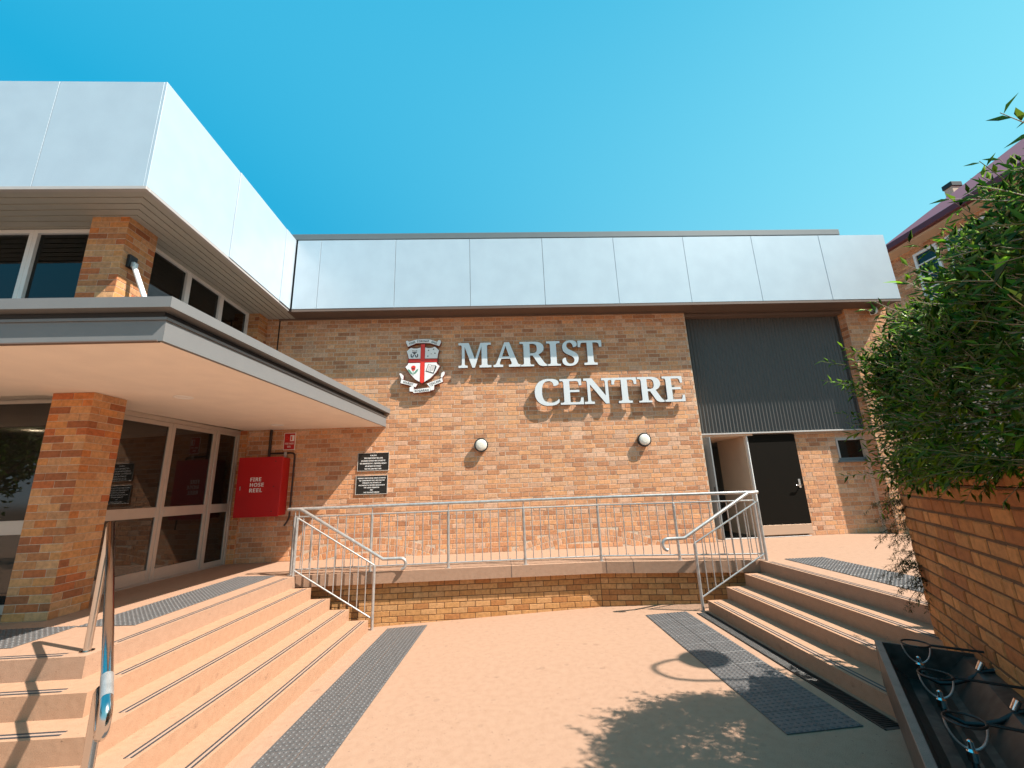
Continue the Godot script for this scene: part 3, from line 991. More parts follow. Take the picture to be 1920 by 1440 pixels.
func build_retaining_wall() -> void:
	var P := Vector3(3.73, 0, -3.86)
	var d := Vector3(0.53, 0, -0.848)
	var rw := thing("retaining_wall", "rough brown brick retaining wall holding up the green hedge", "wall", P)
	var t := frame(P + Vector3(0, 0.045, 0), -d)
	var L := 3.9
	var mb := MB.new()
	backing(mb, t, L, 1.80, 0.23, [], 0.007)
	part("mortar", mb, M.mortar_dark, rw)
	var ch := 0.1
	var rows := [[0.0, [0.235, 0.235, 0.118]], [0.12, [0.235, 0.118, 0.235]], [0.30, [0.235, 0.235, 0.118, 0.235]], [0.06, [0.118, 0.235, 0.235]]]
	var list := lay(t, L, 18, ch, rows, [], ROUGH, 0.014, 0.03)
	var tc := t
	tc.origin.y += 1.80
	list.append_array(lay(tc, L, 1, 0.118, [[0.0, [0.088]]], [], ROUGH, 0.012, 0.2))
	var te := Transform3D(Basis(Vector3(0.848, 0, 0.53) * -1.0, Vector3.UP, d), P + Vector3(0.195, 0.045, 0.122))
	list.append_array(lay(te, 0.23, 18, ch, [[0.0, [0.23]], [0.115, [0.23]]], [], ROUGH, 0.014, 0.03))
	for b in list:
		var o: Transform3D = b[0]
		o.origin += o.basis.z * rng.randf_range(-0.004, 0.005)
		o.basis = o.basis.rotated(o.basis.z.normalized(), rng.randf_range(-0.012, 0.012))
		b[0] = o
	build_bricks(list, ROUGH, rw, 300, 0.15, 0.008)
	# bed of soil behind it
	var g := setting("garden_bed")
	var s := MB.new()
	var q := P + Vector3(0.1, 0, 0.06)
	s.slab([Vector2(q.x, q.z), Vector2(q.x - 0.53 * 4.2, q.z + 0.848 * 4.2), Vector2(q.x - 0.53 * 4.2 + 4, q.z + 0.848 * 4.2 + 2.5), Vector2(q.x + 3.4, q.z + 2.1)], -0.1, 1.84)
	part("soil", s, M.soil, g)

func build_far_building() -> void:
	var X := 16.0
	var f := thing("far_building", "brick house with maroon hipped roof and cream windows beyond the hall", "building", Vector3(20, 0, -9))
	boxp("wall", Vector3(X + 0.02, 0, -16.6), Vector3(25, 10.2, 3), M.mortar, f)
	var ty := Transform3D(Basis(Vector3(0, 0, 1), Vector3.UP, Vector3(-1, 0, 0)), Vector3(X, 6.2, -16.6))
	var holes := [Rect2(3.05, 1.75, 0.85, 1.95), Rect2(4.2, 1.75, 1.4, 1.95), Rect2(6.4, 1.75, 1.4, 1.95)]
	build_bricks(lay(ty, 9.2, 46, 0.086, [[0.0, [0.24]], [0.12, [0.24]]], holes, ORANGE), ORANGE, f, 0)
	for h: Rect2 in holes:
		var a := Vector3(X - 0.05, 6.2 + h.position.y, -16.6 + h.position.x)
		var b := Vector3(X + 0.05, 6.2 + h.end.y, -16.6 + h.end.x)
		var win := boxp("window", a, Vector3(b.x, a.y + 0.1, b.z), M.white_metal, f, 0.004)
		boxp("frame", Vector3(a.x, b.y - 0.1, a.z), b, M.white_metal, win, 0.004)
		boxp("frame", Vector3(a.x, a.y + 0.1, a.z), Vector3(b.x, b.y - 0.1, a.z + 0.09), M.white_metal, win, 0.004)
		boxp("frame", Vector3(a.x, a.y + 0.1, b.z - 0.09), Vector3(b.x, b.y - 0.1, b.z), M.white_metal, win, 0.004)
		for k in 3:
			var yy: float = lerp(a.y, b.y, 0.25 * (k + 1))
			boxp("glazing_bar", Vector3(a.x + 0.01, yy - 0.02, a.z + 0.09), Vector3(b.x, yy + 0.02, b.z - 0.09), M.white_metal, win)
		boxp("pane", Vector3(X + 0.0, a.y + 0.1, a.z + 0.09), Vector3(X + 0.008, b.y - 0.1, b.z - 0.09), M.glass_dark, win)
	boxp("eave", Vector3(X - 0.5, 10.2, -17.0), Vector3(X + 0.4, 10.28, 3.3), M.cream, f)
	boxp("gutter", Vector3(X - 0.7, 10.26, -14.7), Vector3(X - 0.5, 10.5, 3.3), M.maroon_dark, f, 0.02)
	boxp("gutter", Vector3(X - 0.5, 10.26, -14.7), Vector3(25.6, 10.5, -14.5), M.maroon_dark, f, 0.02)
	var r := MB.new()
	var e0 := Vector3(X - 0.62, 10.47, -14.62)
	var e1 := Vector3(25.6, 10.47, -14.62)
	var rg0 := Vector3(20.6, 14.6, -9.6)
	var rg1 := Vector3(20.6, 14.6, -2)
	r.flat(e1, e0, rg0)
	r.quad(Vector3(X - 0.62, 10.47, 3.4), rg1, rg0, e0)
	r.quad(e1, rg0, rg1, Vector3(25.6, 10.47, 3.4))
	r.flat(Vector3(X - 0.62, 10.47, 3.4), Vector3(25.6, 10.47, 3.4), rg1)
	r.quad(e0, e1, Vector3(25.6, 10.46, 3.4), Vector3(X - 0.62, 10.46, 3.4))
	var roof := part("roof", r, M.maroon, f)
	boxp("chimney", Vector3(18.8, 11.5, -14.1), Vector3(19.2, 13.15, -13.8), M.mortar, roof)
	boxp("chimney_cap", Vector3(18.76, 13.15, -14.14), Vector3(19.24, 13.36, -13.76), M.black, roof, 0.02)

func bar(called: String, path: Array, r: float, m: Material, parent: Node3D, sides := 10) -> MeshInstance3D:
	var b := MB.new()
	b.tube(path, r, -1, sides)
	return part(called, b, m, parent)

func arc_path(c: Vector3, a: Vector3, b: Vector3, from: float, to: float, n: int) -> Array:
	var o := []
	for i in n + 1:
		var t := lerpf(from, to, float(i) / n)
		o.append(c + a * cos(t) + b * sin(t))
	return o

func build_railings() -> void:
	var top := W + 0.985
	var mid := W + 0.86
	var bot := W + 0.075
	var line := [Vector3(-3.22, 0, -7.16), Vector3(1.67, 0, -7.13), Vector3(4.03, 0, -6.65)]
	var r := thing("walkway_railing", "long galvanised steel railing with upright bars along the raised walkway", "railing", Vector3(0.4, W, -7.1))
	bar("handrail", [line[0] + Vector3(-0.10, top, 0.03), line[0] + Vector3(0, top, 0), line[1] + Vector3(0, top, 0), line[2] + Vector3(0, top, 0), line[2] + Vector3(0.02, top, 0.0)], 0.024, M.steel, r, 14)
	var posts := []
	for i in 5: posts.append((line[0] as Vector3).lerp(line[1], i / 4.0))
	posts.append((line[1] as Vector3).lerp(line[2], 0.5))
	posts.append(line[2])
	for i in posts.size():
		var p: Vector3 = posts[i]
		bar("post", [p + Vector3(0, W - 0.01, 0), p + Vector3(0, mid, 0)], 0.0225, M.steel, r, 12)
		bar("stub", [p + Vector3(0, mid, 0), p + Vector3(0, top - 0.02, 0)], 0.009, M.steel, r, 8)
		var fl := MB.new()
		fl.lathe(Transform3D(Basis(), p + Vector3(0, W, 0)), [[0.05, 0.0], [0.05, 0.006], [0.0, 0.006]], 16)
		part("foot_plate", fl, M.steel, r)
		if i < posts.size() - 1:
			var q: Vector3 = posts[i + 1]
			bar("rail", [p + Vector3(0, mid, 0), q + Vector3(0, mid, 0)], 0.0125, M.steel, r)
			bar("rail", [p + Vector3(0, bot, 0), q + Vector3(0, bot, 0)], 0.0125, M.steel, r)
			for k in 8:
				var b := p.lerp(q, (k + 1) / 9.0)
				bar("baluster", [b + Vector3(0, bot, 0), b + Vector3(0, mid, 0)], 0.008, M.steel, r, 8)
	# left flight
	var s := thing("stair_railing", "galvanised steel stair railing at the foot of the entrance steps, nearer the doors", "railing", Vector3(-2.5, 0, -7.05), "stair railings")
	var z := -7.035
	var a := Vector3(-3.125, 0, z); var e := Vector3(-1.90, 0, z)
	var slope := (0.843 - 1.602) / (-1.874 + 3.117)
	bar("handrail", [Vector3(-3.30, 1.735, z - 0.04), Vector3(-3.085, 1.731, z), Vector3(-1.77, 0.939, z), Vector3(-1.50, 0.937, z)] + arc_path(Vector3(-1.50, 0.857, z), Vector3(0, 0.08, 0), Vector3(0.08, 0, 0), 0.25, PI * 0.95, 8), 0.024, M.steel, s, 14)
	bar("post", [a + Vector3(0, W - 0.02, 0), a + Vector3(0, 1.60, 0)], 0.0225, M.steel, s, 12)
	bar("stub", [a + Vector3(0.02, 1.60, 0), a + Vector3(0.02, 1.72, 0)], 0.009, M.steel, s, 8)
	bar("post", [e + Vector3(0, -0.06, 0), e + Vector3(0, 0.86, 0)], 0.0225, M.steel, s, 12)
	bar("stub", [e + Vector3(0, 0.85, 0), e + Vector3(0, 1.0, 0)], 0.009, M.steel, s, 8)
	bar("rail", [a + Vector3(0, 1.602, 0), e + Vector3(0, 1.602 + slope * 1.225, 0)], 0.0125, M.steel, s)
	bar("rail", [a + Vector3(0, 0.838, 0), e + Vector3(0, 0.838 + slope * 1.225 * 0.985, 0)], 0.0125, M.steel, s)
	for k in 9:
		var q := a.lerp(e, (k + 1) / 10.0)
		bar("baluster", [q + Vector3(0, 0.838 + slope * (q.x - a.x), 0), q + Vector3(0, 1.602 + slope * (q.x - a.x), 0)], 0.008, M.steel, s, 8)
	# right flight
	s = thing("stair_railing", "galvanised steel stair railing beside the shaded side steps, nearer the dark door", "railing", Vector3(3.4, 0, -6.52), "stair railings")
	z = -6.51
	a = Vector3(4.0, 0, z); e = Vector3(2.94, 0, z)
	slope = (1.591 - 1.025) / (3.987 - 2.916)
	bar("handrail", [Vector3(4.05, 1.735, z - 0.03), Vector3(3.88, 1.729, z), Vector3(2.80, 1.118, z), Vector3(2.54, 1.116, z)] + arc_path(Vector3(2.54, 1.036, z), Vector3(0, 0.08, 0), Vector3(-0.08, 0, 0), 0.25, PI * 0.95, 8), 0.024, M.steel, s, 14)
	bar("post", [a + Vector3(0, W - 0.02, 0), a + Vector3(0, 1.60, 0)], 0.0225, M.steel, s, 12)
	bar("post", [e + Vector3(0, 0.08, 0), e + Vector3(0, 1.03, 0)], 0.0225, M.steel, s, 12)
	bar("stub", [e + Vector3(0, 1.03, 0), e + Vector3(0, 1.18, 0)], 0.009, M.steel, s, 8)
	bar("rail", [a + Vector3(0, 1.598, 0), e + Vector3(0, 1.598 - slope * 1.06, 0)], 0.0125, M.steel, s)
	bar("rail", [a + Vector3(-0.02, 0.85, 0), e + Vector3(0, 0.85 - slope * 1.05, 0)], 0.0125, M.steel, s)
	for k in 8:
		var q := a.lerp(e, (k + 1) / 9.0)
		bar("baluster", [q + Vector3(0, 0.85 - slope * (a.x - q.x), 0), q + Vector3(0, 1.598 - slope * (a.x - q.x), 0)], 0.008, M.steel, s, 8)

func build_handrail() -> void:
	var h := thing("stair_handrail", "polished stainless steel handrail running down the corner of the entrance steps", "handrail", Vector3(-3.43, W, -4.05))
	var P := Vector3(-3.43, 0, -4.05)
	var topp := P + Vector3(0, W + 1.03, 0)
	var endp := Vector3(-1.985, 0.965, -2.51)
	var d := (endp - topp).normalized()
	var path := [P + Vector3(0, W, 0), P + Vector3(0, W + 0.95, 0), P + Vector3(0, W + 1.005, 0) + d * 0.015, topp + d * 0.06]
	path.append(endp)
	var flat := Vector3(d.x, 0, d.z).normalized()
	var down := (Vector3.DOWN - d * Vector3.DOWN.dot(d)).normalized()
	var c := endp + down * 0.075
	for i in range(1, 9):
		var t := PI * i / 8.0
		path.append(c - down * 0.075 * cos(t) + d * 0.075 * sin(t))
	var lowp: Vector3 = path[path.size() - 1]
	path.append(lowp - d * 0.30)
	path.append(lowp - d * 0.36 + Vector3(0, -0.05, 0))
	var foot := lowp - d * 0.37
	path.append(Vector3(foot.x, -0.05, foot.z))
	bar("tube", path, 0.0265, M.polished, h, 20)
	var j := MB.new()
	j.tube([endp - d * 0.20, endp - d * 0.03], 0.0275, -1, 20)
	part("joint_sleeve", j, M.steel, h)
	var fl := MB.new()
	fl.lathe(Transform3D(Basis(), P + Vector3(0, W, 0)), [[0.05, 0.0], [0.05, 0.006], [0.0, 0.006]], 20)
	part("foot_plate", fl, M.polished, h)

func tile_mesh() -> ArrayMesh:
	var b := MB.new()
	b.box(Transform3D.IDENTITY, Vector3(0.0025, 0, 0.0025), Vector3(0.2975, 0.006, 0.2975), 0.0015)
	for i in 6:
		for j in 6:
			var o := Vector3(0.025 + i * 0.05, 0.006, 0.025 + j * 0.05)
			b.lathe(Transform3D(Basis(), o), [[0.0165, 0.0], [0.0145, 0.003], [0.0115, 0.0046], [0.0, 0.0048]], 9)
	return b.mesh()

func tactile(label: String, o: Vector3, u: Vector3, v: Vector3, nu: int, nv: int, mesh: Mesh) -> void:
	var s := thing("tactile_strip", label, "tactile paving", o, "tactile paving strips")
	for i in nu:
		for j in nv:
			var p := o + u * (0.3 * i) + v * (0.3 * j)
			place("tile", mesh, M.tactile, s, Transform3D(Basis(u, u.cross(v).normalized() * -1.0, v), p + Vector3(0, 0.0, 0)))

func build_tactile() -> void:
	var m := tile_mesh()
	var sl := Vector3(1, 0.035, 0).normalized()
	# on the plaza, foot of the entrance steps: from the wall towards the viewer
	var z := Vector3(-0.075, -0.0026, 1).normalized()
	tactile("charcoal studded tactile strip on the paving at the foot of the sunlit entrance steps", Vector3(-1.67, plaza_y(-1.67) + 0.001, -7.02), sl, z, 2, 15, m)
	tactile("charcoal studded tactile strip beside the drain at the foot of the shaded side steps", Vector3(2.10, plaza_y(2.10) + 0.002, -6.54), sl, Vector3(0, 0, 1), 2, 10, m)
	var zt := Vector3(-0.075, 0, 1).normalized()
	var xt := Vector3(1, 0, 0.075).normalized()
	tactile("charcoal studded tactile strip along the top of the entrance steps by the glass doors", Vector3(-4.03, W + 0.001, -7.19), xt, zt, 2, 8, m)
	tactile("charcoal studded tactile strip on the terrace in front of the lower brick pier", Vector3(-7.22, W + 0.001, -4.83), Vector3(1, 0, 0), Vector3(0, 0, 1), 10, 2, m)
	tactile("charcoal studded tactile strip dappled with hedge shade at the top of the side steps", Vector3(4.30, W + 0.001, -6.56), Vector3(1, 0, 0), Vector3(0, 0, 1), 2, 9, m)

func build_drain() -> void:
	var d := thing("channel_drain", "black slotted channel drain along the foot of the side steps", "drain", Vector3(2.87, 0.1, -5))
	var sl := Vector3(1, 0.035, 0).normalized()
	var f := Transform3D(Basis(sl, Vector3(-0.035, 1, 0).normalized(), Vector3(0, 0, 1)), Vector3(2.80, plaza_y(2.80), 0))
	boxp("channel", Vector3(0.0, -0.001, -6.42), Vector3(0.155, 0.003, -3.47), M.black, d, 0.0, f)
	boxp("edge", Vector3(0.0, 0.001, -6.42), Vector3(0.012, 0.010, -3.47), M.iron, d, 0.002, f)
	boxp("edge", Vector3(0.143, 0.001, -6.42), Vector3(0.155, 0.010, -3.47), M.iron, d, 0.002, f)
	var b := MB.new()
	b.box(Transform3D.IDENTITY, Vector3(0.0121, 0.001, 0), Vector3(0.1429, 0.009, 0.011), 0.0015)
	var bm := b.mesh()
	for i in 127:
		place("slat", bm, M.iron, d, f * Transform3D(Basis(), Vector3(0, 0, -6.41 + i * 0.023)))

# ---------------------------------------------------------------- signs
func letters(word: String, label: String, x: Array, ytop: float, ybase: float, zf: float) -> void:
	var s := thing("sign_lettering", label, "sign", Vector3(x[0][0], ybase, HALL_Z))
	for i in word.length():
		var t := frame(Vector3(0, 0, zf), Vector3(1, 0, 0))
		var over := 0.012 if word[i] in "CS" else 0.0
		var h := ytop - ybase + over * 2.0
		var g := put_text("letter", word[i], t, x[i][0], ybase - over, x[i][1] - x[i][0], h, 0.012, M.letter, s, true, true)
		var tb := frame(Vector3(0, 0, zf - 0.042), Vector3(1, 0, 0))
		put_text("letter_return", word[i], tb, x[i][0] - 0.004, ybase - over - 0.004, x[i][1] - x[i][0] + 0.008, h + 0.008, 0.041, M.letter_side, g, true, true)
		for k in 2:
			var px: float = lerp(x[i][0], x[i][1], 0.35 + 0.3 * k)
			bar("stud", [Vector3(px, (ytop + ybase) * 0.5, HALL_Z - 0.01), Vector3(px, (ytop + ybase) * 0.5, zf - 0.04)], 0.006, M.steel, g, 6)

func pxpoly(pts: Array, s: float) -> PackedVector2Array:
	var o := PackedVector2Array()
	for p in pts: o.push_back(Vector2((p[0] - 580.0) * s, (720.0 - p[1]) * s))
	return o

func build_signs() -> void:
	# measured on the wall plane; the letter faces stand 0.1 m in front of it
	var k := 0.9885
	var mx := [[-0.715, -0.015], [0.03, 0.615], [0.605, 1.20], [1.185, 1.48], [1.52, 1.875], [1.875, 2.40]]
	var cx := [[0.885, 1.405], [1.425, 1.915], [1.935, 2.535], [2.54, 3.08], [3.10, 3.70], [3.645, 4.105]]
	for a in mx + cx:
		a[0] *= k; a[1] *= k
	cx[4][1] = 3.665 * 0.9885
	letters("MARIST", "brushed silver serif letters spelling MARIST in the shade of the fascia", mx, 4.975, 4.425, -8.50)
	letters("CENTRE", "brushed silver serif letters spelling CENTRE on the sunlit bricks", cx, 4.125, 3.575, -8.50)
	# crest
	var c := thing("school_crest", "white shield crest with red cross and motto ribbons on the brick wall", "crest", Vector3(-1.47, 4.5, HALL_Z))
	var f := frame(Vector3(-1.465, 4.515, -8.515), Vector3(1, -0.012, 0), Vector3(0.012, 1, 0))
	var s := 0.00102
	var mb := MB.new()
	mb.extrude(f, pxpoly([[240, 420], [335, 325], [400, 345], [470, 342], [530, 325], [530, 262], [636, 262], [636, 322], [700, 338], [765, 334], [834, 308], [930, 405], [905, 480], [898, 690], [950, 748], [870, 890], [760, 1012], [580, 1130], [430, 1030], [315, 905], [218, 760], [268, 700], [285, 585], [262, 490]], s), -0.05, 0.0)
	part("backing", mb, M.crest_back, c)
	for q: Array in [[[250, 420], [335, 345], [400, 362], [470, 360], [535, 340], [535, 582], [300, 582], [275, 490]], [[630, 340], [700, 356], [762, 351], [830, 325], [915, 405], [895, 480], [885, 578], [630, 580]], [[290, 680], [535, 676], [535, 1078], [440, 1022], [330, 900], [235, 760], [278, 716]], [[630, 672], [870, 667], [882, 708], [935, 750], [860, 880], [750, 1002], [630, 1080]]]:
		mb = MB.new()
		mb.extrude(f, pxpoly(q, s), 0.0005, 0.012)
		part("shield_quarter", mb, M.white, c)
	mb = MB.new()
	mb.extrude(f, pxpoly([[541, 270], [624, 270], [624, 598], [885, 596], [885, 658], [624, 660], [624, 1080], [580, 1112], [541, 1082], [541, 660], [296, 660], [296, 598], [541, 598]], s), 0.0005, 0.016)
	part("cross", mb, M.crest_red, c)
	for q: Array in [[[[225, 200], [262, 185], [292, 212], [440, 166], [580, 160], [730, 166], [876, 222], [900, 185], [945, 188], [955, 232], [920, 312], [730, 246], [580, 240], [440, 246], [275, 322], [238, 250]], "ribbon"], [[[160, 1020], [300, 1070], [490, 1125], [455, 1190], [310, 1142], [150, 1100]], "ribbon"], [[[680, 1120], [850, 1055], [990, 1005], [1005, 1085], [860, 1140], [740, 1190]], "ribbon"], [[[418, 1240], [580, 1222], [745, 1200], [752, 1280], [580, 1296], [415, 1312]], "ribbon"], [[[335, 1192], [395, 1165], [422, 1190], [416, 1232], [412, 1285], [340, 1275]], "ribbon_curl"], [[[748, 1186], [800, 1150], [832, 1160], [826, 1250], [758, 1262]], "ribbon_curl"], [[[118, 900], [150, 892], [205, 945], [200, 1022], [165, 1016]], "ribbon_curl"], [[[975, 900], [1018, 866], [1045, 885], [1030, 945], [985, 1000], [960, 985]], "ribbon_curl"]]:
		mb = MB.new()
		mb.extrude(f, pxpoly(q[0], s), 0.004, 0.018)
		var o := part(q[1], mb, M.white, c)
		mb = MB.new()
		var big := Geometry2D.offset_polygon(pxpoly(q[0], s), 0.009)
		if big.size():
			mb.extrude(f, big[0], -0.05, 0.0035)
			part("ribbon_edge", mb, M.crest_back, o)
	var tz := f
	tz.origin += f.basis.z * 0.0185
	for q: Array in [["FINIS", 360, 240, 125, 44, 0.33], ["CORONAT", 585, 204, 250, 46, 0.0], ["OPUS", 815, 240, 120, 44, -0.36], ["MARIST", 310, 1106, 210, 46, -0.29], ["COLLEGE", 850, 1098, 235, 46, 0.36], ["KOGARAH", 583, 1262, 280, 46, 0.06]]:
		var tt := tz * Transform3D(Basis(Vector3(0, 0, 1), q[5]), Vector3((q[1] - 580.0) * s, (720.0 - q[2]) * s, 0))
		put_text("ribbon_text", q[0], tt, -q[3] * s * 0.5, -q[4] * s * 0.5, q[3] * s, q[4] * s, 0.0015, M.ink, c, false, true)
	var tq := f
	tq.origin += f.basis.z * 0.0125
	# stars, rose, book and monogram of the quarters
	for q: Array in [[700, 405, 17], [803, 382, 17], [757, 483, 11], [833, 470, 17], [688, 532, 17]]:
		var star := []
		for i in 14:
			var rr: float = q[2] * (1.0 if i % 2 == 0 else 0.55)
			star.append([q[0] + rr * sin(TAU * i / 14.0), q[1] - rr * cos(TAU * i / 14.0)])
		mb = MB.new()
		mb.extrude(tq, pxpoly(star, s), 0.0, 0.002)
		part("star", mb, M.ink, c)
	var rose := []
	for i in 16:
		var rr := 44.0 + 5.0 * (i % 2)
		rose.append([400 + rr * cos(TAU * i / 16.0), 772 + rr * 0.9 * sin(TAU * i / 16.0)])
	mb = MB.new()
	mb.extrude(tq, pxpoly(rose, s), 0.0, 0.003)
	mb.extrude(tq, pxpoly([[362, 806], [440, 806], [420, 842], [382, 842]], s), 0.0, 0.002)
	part("rose", mb, M.crest_red, c)
	mb = MB.new()
	mb.extrude(tq, pxpoly([[375, 785], [400, 792], [425, 782], [430, 800], [400, 808], [370, 800]], s), 0.003, 0.0045)
	part("rose_shade", mb, M.ink, c)
	mb = MB.new()
	mb.extrude(tq, pxpoly([[392, 842], [404, 842], [402, 945], [394, 945]], s), 0.0, 0.002)
	mb.extrude(tq, pxpoly([[393, 920], [345, 905], [295, 845], [288, 800], [330, 825], [372, 880]], s), 0.0, 0.0022)
	mb.extrude(tq, pxpoly([[401, 915], [450, 900], [490, 850], [502, 795], [460, 822], [418, 880]], s), 0.0, 0.0022)
	part("rose_leaves", mb, M.green_ink, c)
	mb = MB.new()
	mb.extrude(tq, pxpoly([[705, 700], [770, 722], [850, 730], [876, 760], [815, 912], [650, 860], [655, 840]], s), 0.0, 0.002)
	part("book", mb, M.ink, c)
	mb = MB.new()
	mb.extrude(tq, pxpoly([[712, 708], [765, 730], [738, 868], [668, 842]], s), 0.002, 0.0035)
	mb.extrude(tq, pxpoly([[773, 732], [845, 740], [806, 886], [746, 870]], s), 0.002, 0.0035)
	part("book_pages", mb, M.white, c)
	mb = MB.new()
	for i in 5:
		var yy := 738 + i * 22
		mb.extrude(tq, pxpoly([[715 - i * 6, yy], [754 - i * 5, yy + 14], [753 - i * 5, yy + 20], [714 - i * 6, yy + 6]], s), 0.0035, 0.0045)
		mb.extrude(tq, pxpoly([[782 - i * 5, yy + 12], [832 - i * 6, yy + 18], [831 - i * 6, yy + 24], [781 - i * 5, yy + 18]], s), 0.0035, 0.0045)
	part("book_lines", mb, M.crest_back, c)
	mb = MB.new()
	for q: Array in [[[365, 400], [395, 412], [440, 412], [466, 398], [466, 408], [440, 422], [392, 422], [365, 410]], [[360, 432], [385, 436], [412, 462], [440, 436], [468, 430], [440, 470], [412, 480], [384, 470]], [[338, 480], [352, 478], [356, 530], [376, 540], [382, 500], [398, 494], [400, 520], [385, 556], [350, 556], [334, 530]], [[424, 494], [440, 500], [446, 540], [466, 530], [470, 480], [486, 482], [490, 530], [472, 556], [440, 556], [422, 520]], [[400, 440], [424, 440], [418, 500], [406, 500]]]:
		mb.extrude(tq, pxpoly(q, s), 0.0, 0.002)
	part("monogram", mb, M.ink, c)
	# plaques
	plaque("upper of two black plaques with raised lettering, crossed by the canopy shadow", Vector3(-2.735, 2.365, HALL_Z), 0.625, 0.365, [["A.M.D.G.", 0.23], ["THIS CHAMPAGNAT HALL WAS", 0.62], ["SOLEMNLY BLESSED AND OPENED BY", 0.80], ["HIS EMINENCE N.T. CARDINAL GILROY", 0.88], ["ARCHBISHOP OF SYDNEY", 0.54], ["ON THE 23RD MAY 1965", 0.55]])
	plaque("lower of two black plaques with raised lettering, just above the railing", Vector3(-2.75, 1.915, HALL_Z), 0.625, 0.368, [["MARIST BROTHERS HIGH SCHOOL", 0.92], ["THE CHAMPAGNAT HALL WAS ERECTED", 0.84], ["THROUGH THE EFFORTS OF", 0.62], ["THE PARENTS & FRIENDS ASSOCIATION", 0.85], ["THE LADIES COMMITTEE", 0.50], ["AND", 0.09], ["THE OLD BOYS UNION", 0.50]])
	# fire hose reel cabinet, its sign and the pipe
	var b := thing("hose_reel_cabinet", "red metal fire hose reel cabinet hung on the wall beside the glass doors", "cabinet", Vector3(-4.5, 1.6, HALL_Z))
	boxp("body", Vector3(-4.86, 1.60, -8.598), Vector3(-4.055, 2.675, -8.32), M.red, b, 0.008)
	boxp("door", Vector3(-4.872, 1.585, -8.319), Vector3(-4.05, 2.688, -8.295), M.red, b, 0.006)
	var tb := frame(Vector3(0, 0, -8.2948), Vector3(1, 0, 0))
	var yy2 := 2.235
	for q: Array in [["FIRE", 0.20], ["HOSE", 0.255], ["REEL", 0.235]]:
		put_text("lettering", q[0], tb, -4.62, yy2, q[1], 0.072, 0.002, M.white, b, false, true)
		yy2 -= 0.10
	boxp("latch", Vector3(-4.80, 2.08, -8.295), Vector3(-4.785, 2.15, -8.285), M.steel, b, 0.002)
	for y: float in [1.68, 2.13, 2.60]:
		bar("screw", [Vector3(-4.18, y, -8.296), Vector3(-4.18, y, -8.290)], 0.011, M.black, b, 8)
	var sg := thing("hose_reel_sign", "small red and white sign on the bricks above the red cabinet", "sign", Vector3(-4.1, 2.84, HALL_Z))
	boxp("plate", Vector3(-4.215, 2.835, -8.599), Vector3(-3.985, 3.18, -8.588), M.white, sg, 0.002)
	boxp("field", Vector3(-4.203, 2.847, -8.588), Vector3(-3.997, 3.168, -8.5865), M.red, sg)
	var ts := frame(Vector3(0, 0, -8.5864), Vector3(1, 0, 0))
	mb = MB.new()
	mb.box(ts, Vector3(-4.09, 3.01, 0), Vector3(-4.01, 3.13, 0.001))
	part("pictogram", mb, M.white, sg)
	mb = MB.new()
	mb.lathe(Transform3D(Basis(Vector3.RIGHT, PI * 0.5), Vector3(-4.15, 3.07, -8.5864)), [[0.035, 0.0], [0.035, 0.001], [0.022, 0.001], [0.022, 0.0]], 20)
	mb.box(ts, Vector3(-4.075, 3.03, 0.001), Vector3(-4.05, 3.11, 0.002))
	part("pictogram", mb, M.crest_red, sg)
	put_text("lettering", "FIRE HOSE", ts, -4.185, 2.945, 0.17, 0.035, 0.001, M.white, sg)
	put_text("lettering", "REEL", ts, -4.135, 2.885, 0.07, 0.035, 0.001, M.white, sg)
	var pp := thing("water_pipe", "dark water pipe bent round the red cabinet on the brick wall", "pipe", Vector3(-4.3, 2.7, HALL_Z))
	bar("riser", [Vector3(-4.46, 2.68, -8.56), Vector3(-4.46, 3.247, -8.56)], 0.026, M.pipe, pp)
	bar("branch", [Vector3(-4.46, 2.775, -8.56), Vector3(-4.04, 2.775, -8.56), Vector3(-3.99, 2.765, -8.56), Vector3(-3.965, 2.74, -8.56), Vector3(-3.96, 2.68, -8.56), Vector3(-3.965, 1.55, -8.56), Vector3(-3.99, 1.46, -8.53), Vector3(-4.02, 1.40, -8.50)], 0.016, M.pipe, pp)
	boxp("label_tag", Vector3(-4.165, 2.69, -8.57), Vector3(-4.115, 2.80, -8.535), M.trim, pp, 0.004)

func plaque(label: String, o: Vector3, w: float, h: float, lines: Array) -> void:
	var p := thing("plaque", label, "plaque", o, "plaques on the brick wall")
	var f := frame(o, Vector3(1, -0.004, 0))
	boxp("plate", Vector3(0.008, 0.008, 0.0), Vector3(w - 0.008, h - 0.008, 0.012), M.plaque, p, 0.002, f)
	for r: Array in [[0, 0, w, 0.012], [0, h - 0.012, w, h], [0, 0.012, 0.012, h - 0.012], [w - 0.012, 0.012, w, h - 0.012]]:
		boxp("rim", Vector3(r[0], r[1], 0.0), Vector3(r[2], r[3], 0.02), M.plaque_rim, p, 0.002, f)
	var tz := f
	tz.origin += f.basis.z * 0.0122
	var step := (h - 0.05) / lines.size()
	for i in lines.size():
		var lw: float = lines[i][1] * (w - 0.03)
		put_text("lettering", lines[i][0], tz, (w - lw) * 0.5, h - 0.03 - step * (i + 0.78), lw, step * 0.52, 0.003, M.white, p, false, true)

